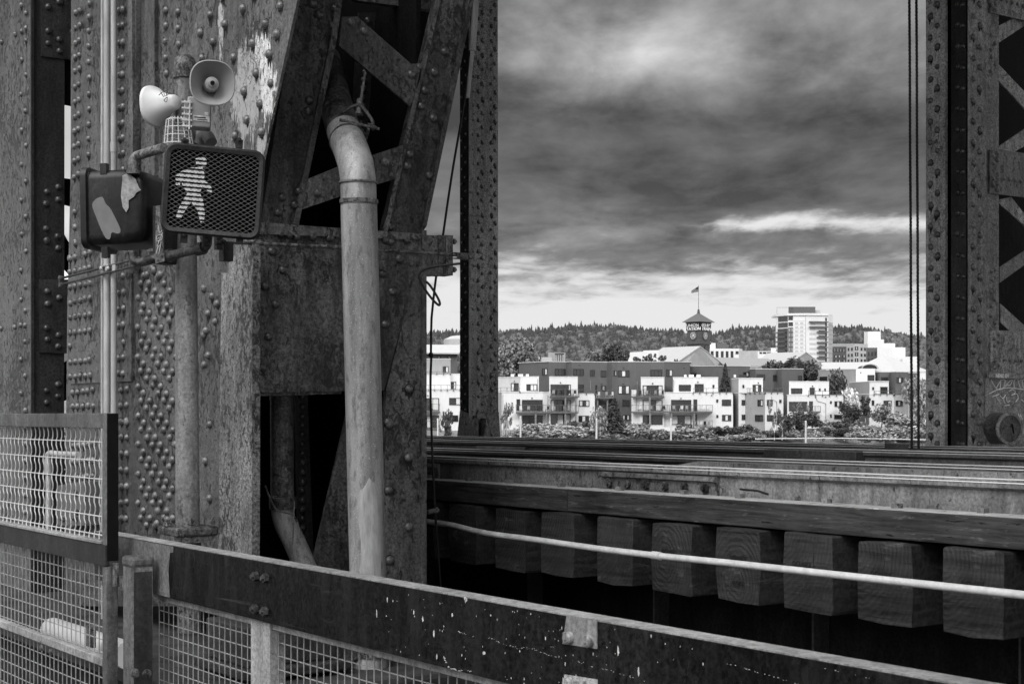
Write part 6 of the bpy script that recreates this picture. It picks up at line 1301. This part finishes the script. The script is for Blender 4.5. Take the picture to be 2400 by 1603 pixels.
# ------------------------------------------------------------------ trees, shrubs, posts
def crown(n, leaf, lobes, seed, drop=0.0):
    # leaf-sized faces spread through a union of lobes, in a unit volume about the origin (z 0..1)
    g = random.Random(seed); m = MB()
    for i in range(n):
        lx, ly, lz, lr = g.choice(lobes); v = Vector((g.gauss(0, 1), g.gauss(0, 1), g.gauss(0, 1))).normalized()*lr*(g.random()**.45)
        if g.random() < .25: v *= 1.12
        p = Vector((lx, ly, lz))+v; nrm = (v.normalized()*.6+Vector((g.gauss(0, .6), g.gauss(0, .6), g.gauss(.3, .6)))).normalized(); a = nrm.orthogonal().normalized(); b = nrm.cross(a); s_ = leaf*g.uniform(.55, 1.35)
        m.add([p-a*s_, p+b*s_*.6, p+a*s_, p-b*s_*.6], [(0, 1, 2, 3)])
    unit(m); return m
def unit(m):
    zs = sorted(v[2] for v in m.v); z0, z1 = zs[len(zs)//200], zs[-1-len(zs)//200]; xs = sorted(abs(v[0]) for v in m.v); k = .5/xs[-1-len(xs)//60]
    m.v = [(v[0]*k, v[1]*k, (v[2]-z0)/(z1-z0)) for v in m.v]
def lobes(kind, seed):
    g = random.Random(seed)
    if kind == 'bush': return [(g.uniform(-.32, .32), g.uniform(-.32, .32), g.uniform(.22, .62), g.uniform(.16, .3)) for _ in range(9)]
    if kind == 'round': return [(g.uniform(-.25, .25), g.uniform(-.25, .25), g.uniform(.3, .82), g.uniform(.14, .26)) for _ in range(11)]
    if kind == 'sparse': return [(g.uniform(-.3, .3), g.uniform(-.3, .3), g.uniform(.25, .92), g.uniform(.06, .13)) for _ in range(14)]
    if kind == 'column': return [(g.uniform(-.12, .12), g.uniform(-.12, .12), .12+.8*i/11, .2*(1-.6*i/11)) for i in range(12)]
def conifer_mesh(seed, n=1500):
    g = random.Random(seed); m = MB()
    for i in range(n):
        t = g.random()**.8; z = .08+.92*t; tier = .72+.28*abs(math.sin(z*26)); r = .5*(1-t)**.85*tier+.01; a = g.uniform(0, 6.283); q = r*g.uniform(.35, 1.0)
        p = Vector((math.cos(a)*q, math.sin(a)*q, z-.10*q)); dv = Vector((math.cos(a), math.sin(a), -.35+g.uniform(-.3, .3))).normalized(); sd = Vector((-math.sin(a), math.cos(a), g.uniform(-.4, .4))).normalized(); s_ = .06*g.uniform(.6, 1.4)*(1-.55*t)
        m.add([p-dv*s_, p+sd*s_*.45, p+dv*s_*1.2, p-sd*s_*.45], [(0, 1, 2, 3)])
    unit(m); return m
cache = {}
def tree(name, label, cat, x, yb, yt, w, d, kind, mat, n=900, leaf=.05, trunk=None, seed=None, group=None, crown0=.0):
    h = (yb-yt)/F*d; wd = w/F*d; t_ = thing(name, at_d(x, yb, d), label, cat, group); t_.rotation_euler = (0, 0, rng.uniform(0, 6))
    seed = seed if seed is not None else rng.randint(0, 3); key = (kind, n, leaf, seed)
    if key not in cache:
        m = conifer_mesh(seed, n) if kind == 'conifer' else crown(n, leaf, lobes(kind, seed), seed)
        cache[key] = m
    m = cache[key]; h0 = h*crown0; q = MB(); q.v = [(v[0]*wd, v[1]*wd, h0+v[2]*(h-h0)) for v in m.v]; q.f = m.f
    me_off = wl(t_); q.v = [(a+me_off.x, b+me_off.y, c+me_off.z) for a, b, c in q.v]; q.build('crown' if trunk else 'foliage', mat, t_, False)
    if trunk:
        q = MB(); P = bez([me_off-UPZ*.3, me_off+Vector((wd*.03, 0, h*.3)), me_off+Vector((-wd*.03, wd*.02, h*.62)), me_off+Vector((0, 0, h*.85))], 4); q.tube(P, [trunk[1]*(1-.85*i/(len(P)-1)) for i in range(len(P))], 7)
        g = random.Random(seed)
        for k in range(6):
            a = k*1.05+g.random(); z0 = h*(.35+.07*k); p = me_off+UPZ*z0; e_ = p+Vector((math.cos(a)*wd*.3, math.sin(a)*wd*.3, h*.2)); q.tube([p, p.lerp(e_, .5)+UPZ*h*.02, e_], [trunk[1]*.4, trunk[1]*.25, trunk[1]*.06], 5)
        q.build('trunk', trunk[0], t_)
    return t_
BK, BR = M['bark'], M['birch']
tree('broadleaf_tree', 'wide pale feathery tree left of the brown block, behind the grey-sided house', 'tree', 1195, 905, 795, 110, 292, 'round', M['leaf_mid'], 3200, .035, (BK, .2), 1)
tree('broadleaf_tree', 'pale bush tree against the left flank of the brown block', 'tree', 1240, 900, 812, 60, 296, 'round', M['leaf_mid'], 2000, .04, (BK, .15), 2)
tree('broadleaf_tree', 'rounded paler treetop with a bright edge behind the brown block', 'tree', 1402, 870, 822, 42, 305, 'round', M['leaf_mid'], 1500, .05, (BK, .15), 3)
tree('broadleaf_tree', 'dark dense treetop rising above the middle of the brown block', 'tree', 1436, 870, 806, 52, 300, 'round', M['leaf_dark'], 2200, .05, (BK, .2), 0)
tree('broadleaf_tree', 'narrow dark treetop right of the dense dark one', 'tree', 1463, 870, 818, 24, 300, 'round', M['leaf_dark'], 900, .06, (BK, .12), 1)
for x, yt, w in ((1488, 836, 18), (1505, 835, 16), (1524, 829, 26), (1549, 833, 24), (1586, 841, 12)): tree('sapling', 'thin twiggy sapling top showing above the roof edge in front of the pale shed roof', 'sapling', x, 862, yt, w, 298, 'sparse', M['leaf_dark'], 520, .06, (BK, .06), None, 'twiggy sapling tops')
tree('broadleaf_tree', 'low dark hedge-like treetop in front of the second train shed roof', 'tree', 1815, 880, 846, 66, 300, 'bush', M['leaf_dark'], 1800, .05, None, 2)
tree('broadleaf_tree', 'dark spiky tree before the grey gable of the second train shed', 'tree', 1878, 900, 840, 62, 296, 'round', M['leaf_dark'], 2200, .05, (BK, .15), 3)
tree('broadleaf_tree', 'dark tree right of the stepped brown block', 'tree', 1908, 900, 856, 40, 292, 'round', M['leaf_dark'], 1200, .05, (BK, .12), 1)
tree('spruce', 'dark pointed spruce standing between two white houses', 'spruce', 1700, 1005, 852, 46, 276.5, 'conifer', M['needle'], 2600, .05, (BK, .18), 5)
tree('broadleaf_tree', 'dark loose tree in the gap before the pale grey-sided house', 'tree', 1962, 945, 868, 48, 276, 'round', M['leaf_dark'], 1700, .045, (BK, .12), 2)
tree('blossom_tree', 'tree covered with flat white blossom in the gap beside the white house', 'tree', 1997, 985, 912, 46, 271, 'round', M['leaf_white'], 1800, .05, (BK, .12), 0)
tree('broadleaf_tree', 'dark bushy tree under the blossom tree', 'tree', 1992, 1000, 944, 42, 268, 'round', M['leaf_dark'], 1700, .045, (BK, .1), 3)
tree('broadleaf_tree', 'small neat egg-shaped tree with a pale trunk before the grey wall', 'tree', 2029, 992, 928, 24, 266, 'column', M['leaf_dark'], 1200, .045, (BR, .09), 1, None, .22)
tree('broadleaf_tree', 'leafy tree in front of the white and grey house at the right', 'tree', 2066, 998, 946, 44, 262, 'round', M['leaf_mid'], 1100, .05, (BK, .1), 2)
tree('poplar', 'tall pale poplar beside the far leg, behind the hoist cables', 'poplar', 2158, 1010, 884, 66, 266, 'round', M['leaf_light'], 3600, .032, (BR, .18), 1)
tree('broadleaf_tree', 'pale loose tree at the right end of the bank', 'tree', 2112, 1012, 968, 56, 258, 'round', M['leaf_light'], 1700, .045, (BK, .08), 3)
tree('sapling', 'young staked tree with a few upright branches left of the white house', 'sapling', 1186, 1028, 944, 30, 250, 'sparse', M['leaf_mid'], 500, .045, (BK, .07), 2)
tree('birch', 'slender birch with a white trunk beside the dark fir', 'birch', 1407, 1028, 954, 36, 252, 'round', M['leaf_light'], 1000, .045, (BR, .09), 0, None, .25)
tree('fir', 'broad dark fir in front of the balcony house', 'fir', 1440, 1030, 932, 58, 254, 'conifer', M['leaf_dark'], 3000, .05, (BK, .2), 7)
tree('birch', 'thin white-stemmed birch before the angled bay', 'birch', 1815, 1028, 940, 24, 252, 'sparse', M['leaf_mid'], 420, .04, (BR, .085), 3)
tree('birch', 'leaning young birch right of the thin white-stemmed one', 'birch', 1833, 1028, 975, 22, 251, 'sparse', M['leaf_dark'], 420, .05, (BR, .08), 1)
tree('broadleaf_tree', 'dark spreading tree in front of the corner balcony house', 'tree', 1856, 1016, 970, 52, 256, 'round', M['leaf_dark'], 1900, .045, (BK, .1), 2)
tree('broadleaf_tree', 'second dark spreading tree, behind the pale wooden post at the right', 'tree', 1888, 1010, 962, 46, 258, 'bush', M['leaf_dark'], 1600, .045, (BK, .1), 3)
tree('sapling', 'bare-topped young tree before the wide dark window', 'sapling', 1874, 1005, 942, 34, 261, 'sparse', M['leaf_mid'], 420, .04, (BR, .07), 0)
tree('sapling', 'small leafy tree in the gap left of the dark post', 'sapling', 1048, 1026, 962, 30, 252, 'round', M['leaf_dark'], 700, .06, (BK, .06), 1)
bl = [(1235, 1018, 996, 50, 'leaf_light'), (1275, 1020, 994, 60, 'leaf_light'), (1320, 1022, 998, 64, 'leaf_light'), (1365, 1024, 1000, 56, 'leaf_light'), (1300, 1028, 1006, 80, 'leaf_light'), (1240, 1030, 1006, 60, 'leaf_light'), (1350, 1030, 1008, 60, 'leaf_light'), (1345, 1003, 988, 22, 'leaf_dark'), (1372, 1005, 988, 28, 'leaf_dark'), (1390, 1006, 990, 22, 'leaf_dark'),
      (1480, 1026, 1000, 46, 'leaf_light'), (1500, 1018, 994, 40, 'leaf_mid'), (1470, 1012, 990, 30, 'leaf_mid'), (1520, 1030, 1008, 60, 'leaf_mid'), (1600, 1012, 994, 32, 'leaf_dark'), (1625, 1032, 1002, 52, 'leaf_light'), (1655, 1034, 1012, 50, 'leaf_mid'), (1680, 1022, 1001, 40, 'leaf_dark'), (1712, 1022, 1002, 40, 'leaf_dark'), (1730, 1022, 1004, 26, 'leaf_dark'), (1755, 1015, 996, 32, 'leaf_dark'), (1735, 1034, 1020, 50, 'leaf_light'), (1768, 1036, 1012, 40, 'leaf_mid'), (1800, 1024, 1012, 44, 'leaf_dark'), (1830, 1024, 1012, 30, 'leaf_dark'),
      (1918, 998, 984, 26, 'leaf_dark'), (1945, 1002, 988, 40, 'leaf_mid'), (1972, 1006, 990, 32, 'leaf_dark'), (1994, 1012, 994, 36, 'leaf_dark'), (1966, 1028, 1004, 38, 'needle'), (1915, 1030, 1012, 26, 'leaf_light'), (2022, 1018, 998, 44, 'leaf_light'), (2050, 1022, 1002, 46, 'leaf_light'), (2030, 1034, 1012, 44, 'leaf_light'), (1998, 1032, 1014, 30, 'leaf_light'), (2085, 1024, 1000, 50, 'leaf_light'), (2075, 1036, 1018, 46, 'leaf_light'), (2115, 1030, 1006, 44, 'leaf_mid'), (2150, 1030, 1004, 50, 'leaf_light'), (2170, 1020, 990, 40, 'leaf_mid'), (2015, 1002, 990, 40, 'leaf_mid'), (1930, 1016, 1000, 36, 'leaf_mid'), (1860, 1028, 1014, 40, 'leaf_mid'), (1560, 1034, 1016, 60, 'leaf_mid'), (1700, 1036, 1024, 60, 'leaf_light'), (1440, 1034, 1018, 50, 'leaf_mid'), (1185, 1032, 1016, 40, 'leaf_light')]
lab = {'leaf_light': 'pale leafy shrub on the grassy bank', 'leaf_mid': 'mid-grey leafy shrub on the grassy bank', 'leaf_dark': 'dark leafy shrub at the foot of the houses', 'needle': 'dome-shaped very dark shrub on the bank'}
grp = {'leaf_light': 'pale shrubs on the bank', 'leaf_mid': 'mid-grey shrubs on the bank', 'leaf_dark': 'dark shrubs on the bank', 'needle': None}
def dbank(y): return interp([(985, 264), (1004, 263), (1010, 260), (1020, 256), (1030, 251), (1036, 248)], y)
for i, (x, yb, yt, w, mt) in enumerate(bl): tree('shrub', lab[mt], 'shrub', x, yb+3, yt-2, w*1.3, dbank(yb), 'bush', M[mt], 900, .06, None, i % 4, grp[mt])
for x, yb, yt, w, lb in ((1398, 1034, 980, 5, 'pale wooden post in front of the dark fir'), (1220, 1030, 975, 4.6, 'pale wooden post below the long balcony at the left'), (1572.5, 1036, 980, 4.6, 'pale wooden post below the balcony house in the middle'), (1888.5, 1040, 986, 4.6, 'pale wooden post in front of the dark spreading trees'), (1026, 1030, 980, 4, 'pale wooden post in the gap left of the dark steel post')):
    dd = 243; m = MB(); a, b = at_d(x, yb+22, dd), at_d(x, yt, dd); m.tube([a, b-UPZ*.06, b], [w/2/F*dd, w/2/F*dd*.9, w/2/F*dd*.6], 10); tag(m.build('wooden_post', M['piling'], None), lb, 'post')
st = thing('tree_stakes', at_d(1188, 1030, 250), 'group of leaning wooden stakes around the young tree', 'stakes')
for x0, x1 in ((1180, 1184), (1188, 1188), (1195, 1191), (1175, 1182)):
    m = MB(); m.tube([at_d(x0, 1034, 249), at_d(x1, 985, 249)], .09, 6); m.build('stake', M['gable'], st)
m = MB(); nx = 30; vs = []
for i in range(nx+1):
    x = 1770+900*i/nx; y = 1035-2*math.sin(i*.3); vs += [at_d(x, y+1.6, 244.0)+UPZ*.5, at_d(x, y-.4, 246.5)+UPZ*.5]
m.add(vs, [(2*i, 2*i+2, 2*i+3, 2*i+1) for i in range(nx)]); tag(m.build('path', M['path'], None), kind='structure')
m = MB(); m.prism([at_d(x, y, 262) for x, y in ((1522, 1002), (1600, 1000), (1600, 1010), (1560, 1016), (1545, 1012))], AX*.4); tag(m.build('retaining_wall', M['stucco'], None, False), 'low white retaining wall below the house with three stacked balconies', 'wall')
m = MB(); m.prism([at_d(x, y, 261) for x, y in ((1893, 993), (1909, 993), (1909, 1000), (1893, 999))], AX*.4); tag(m.build('retaining_wall', M['stucco'], None, False), 'short white garden wall left of the corner balcony house', 'wall')
# foreground grass tufts on the bank
m = MB()
for i in range(9000):
    x = rng.uniform(990, 2250); d = rng.uniform(244, 262); h_ = interp([(236, -8.5), (246, -4.9), (250, -4.75), (253, -4.3), (257, -3.5), (260, -2.9), (264, -2.55)], d); p = W((x-CX)/F*d, d, h_); a = rng.uniform(0, 3.14); s_ = rng.uniform(.12, .3); q = (RT*math.cos(a)+AX*math.sin(a))*.06
    m.add([p-q, p+q, p+UPZ*s_+q*rng.uniform(-2, 2)], [(0, 1, 2)])
tag(m.build('bank_grass', M['leaf_mid'], None, False), 'rough grass growing on the river bank', 'grass', kind='stuff')
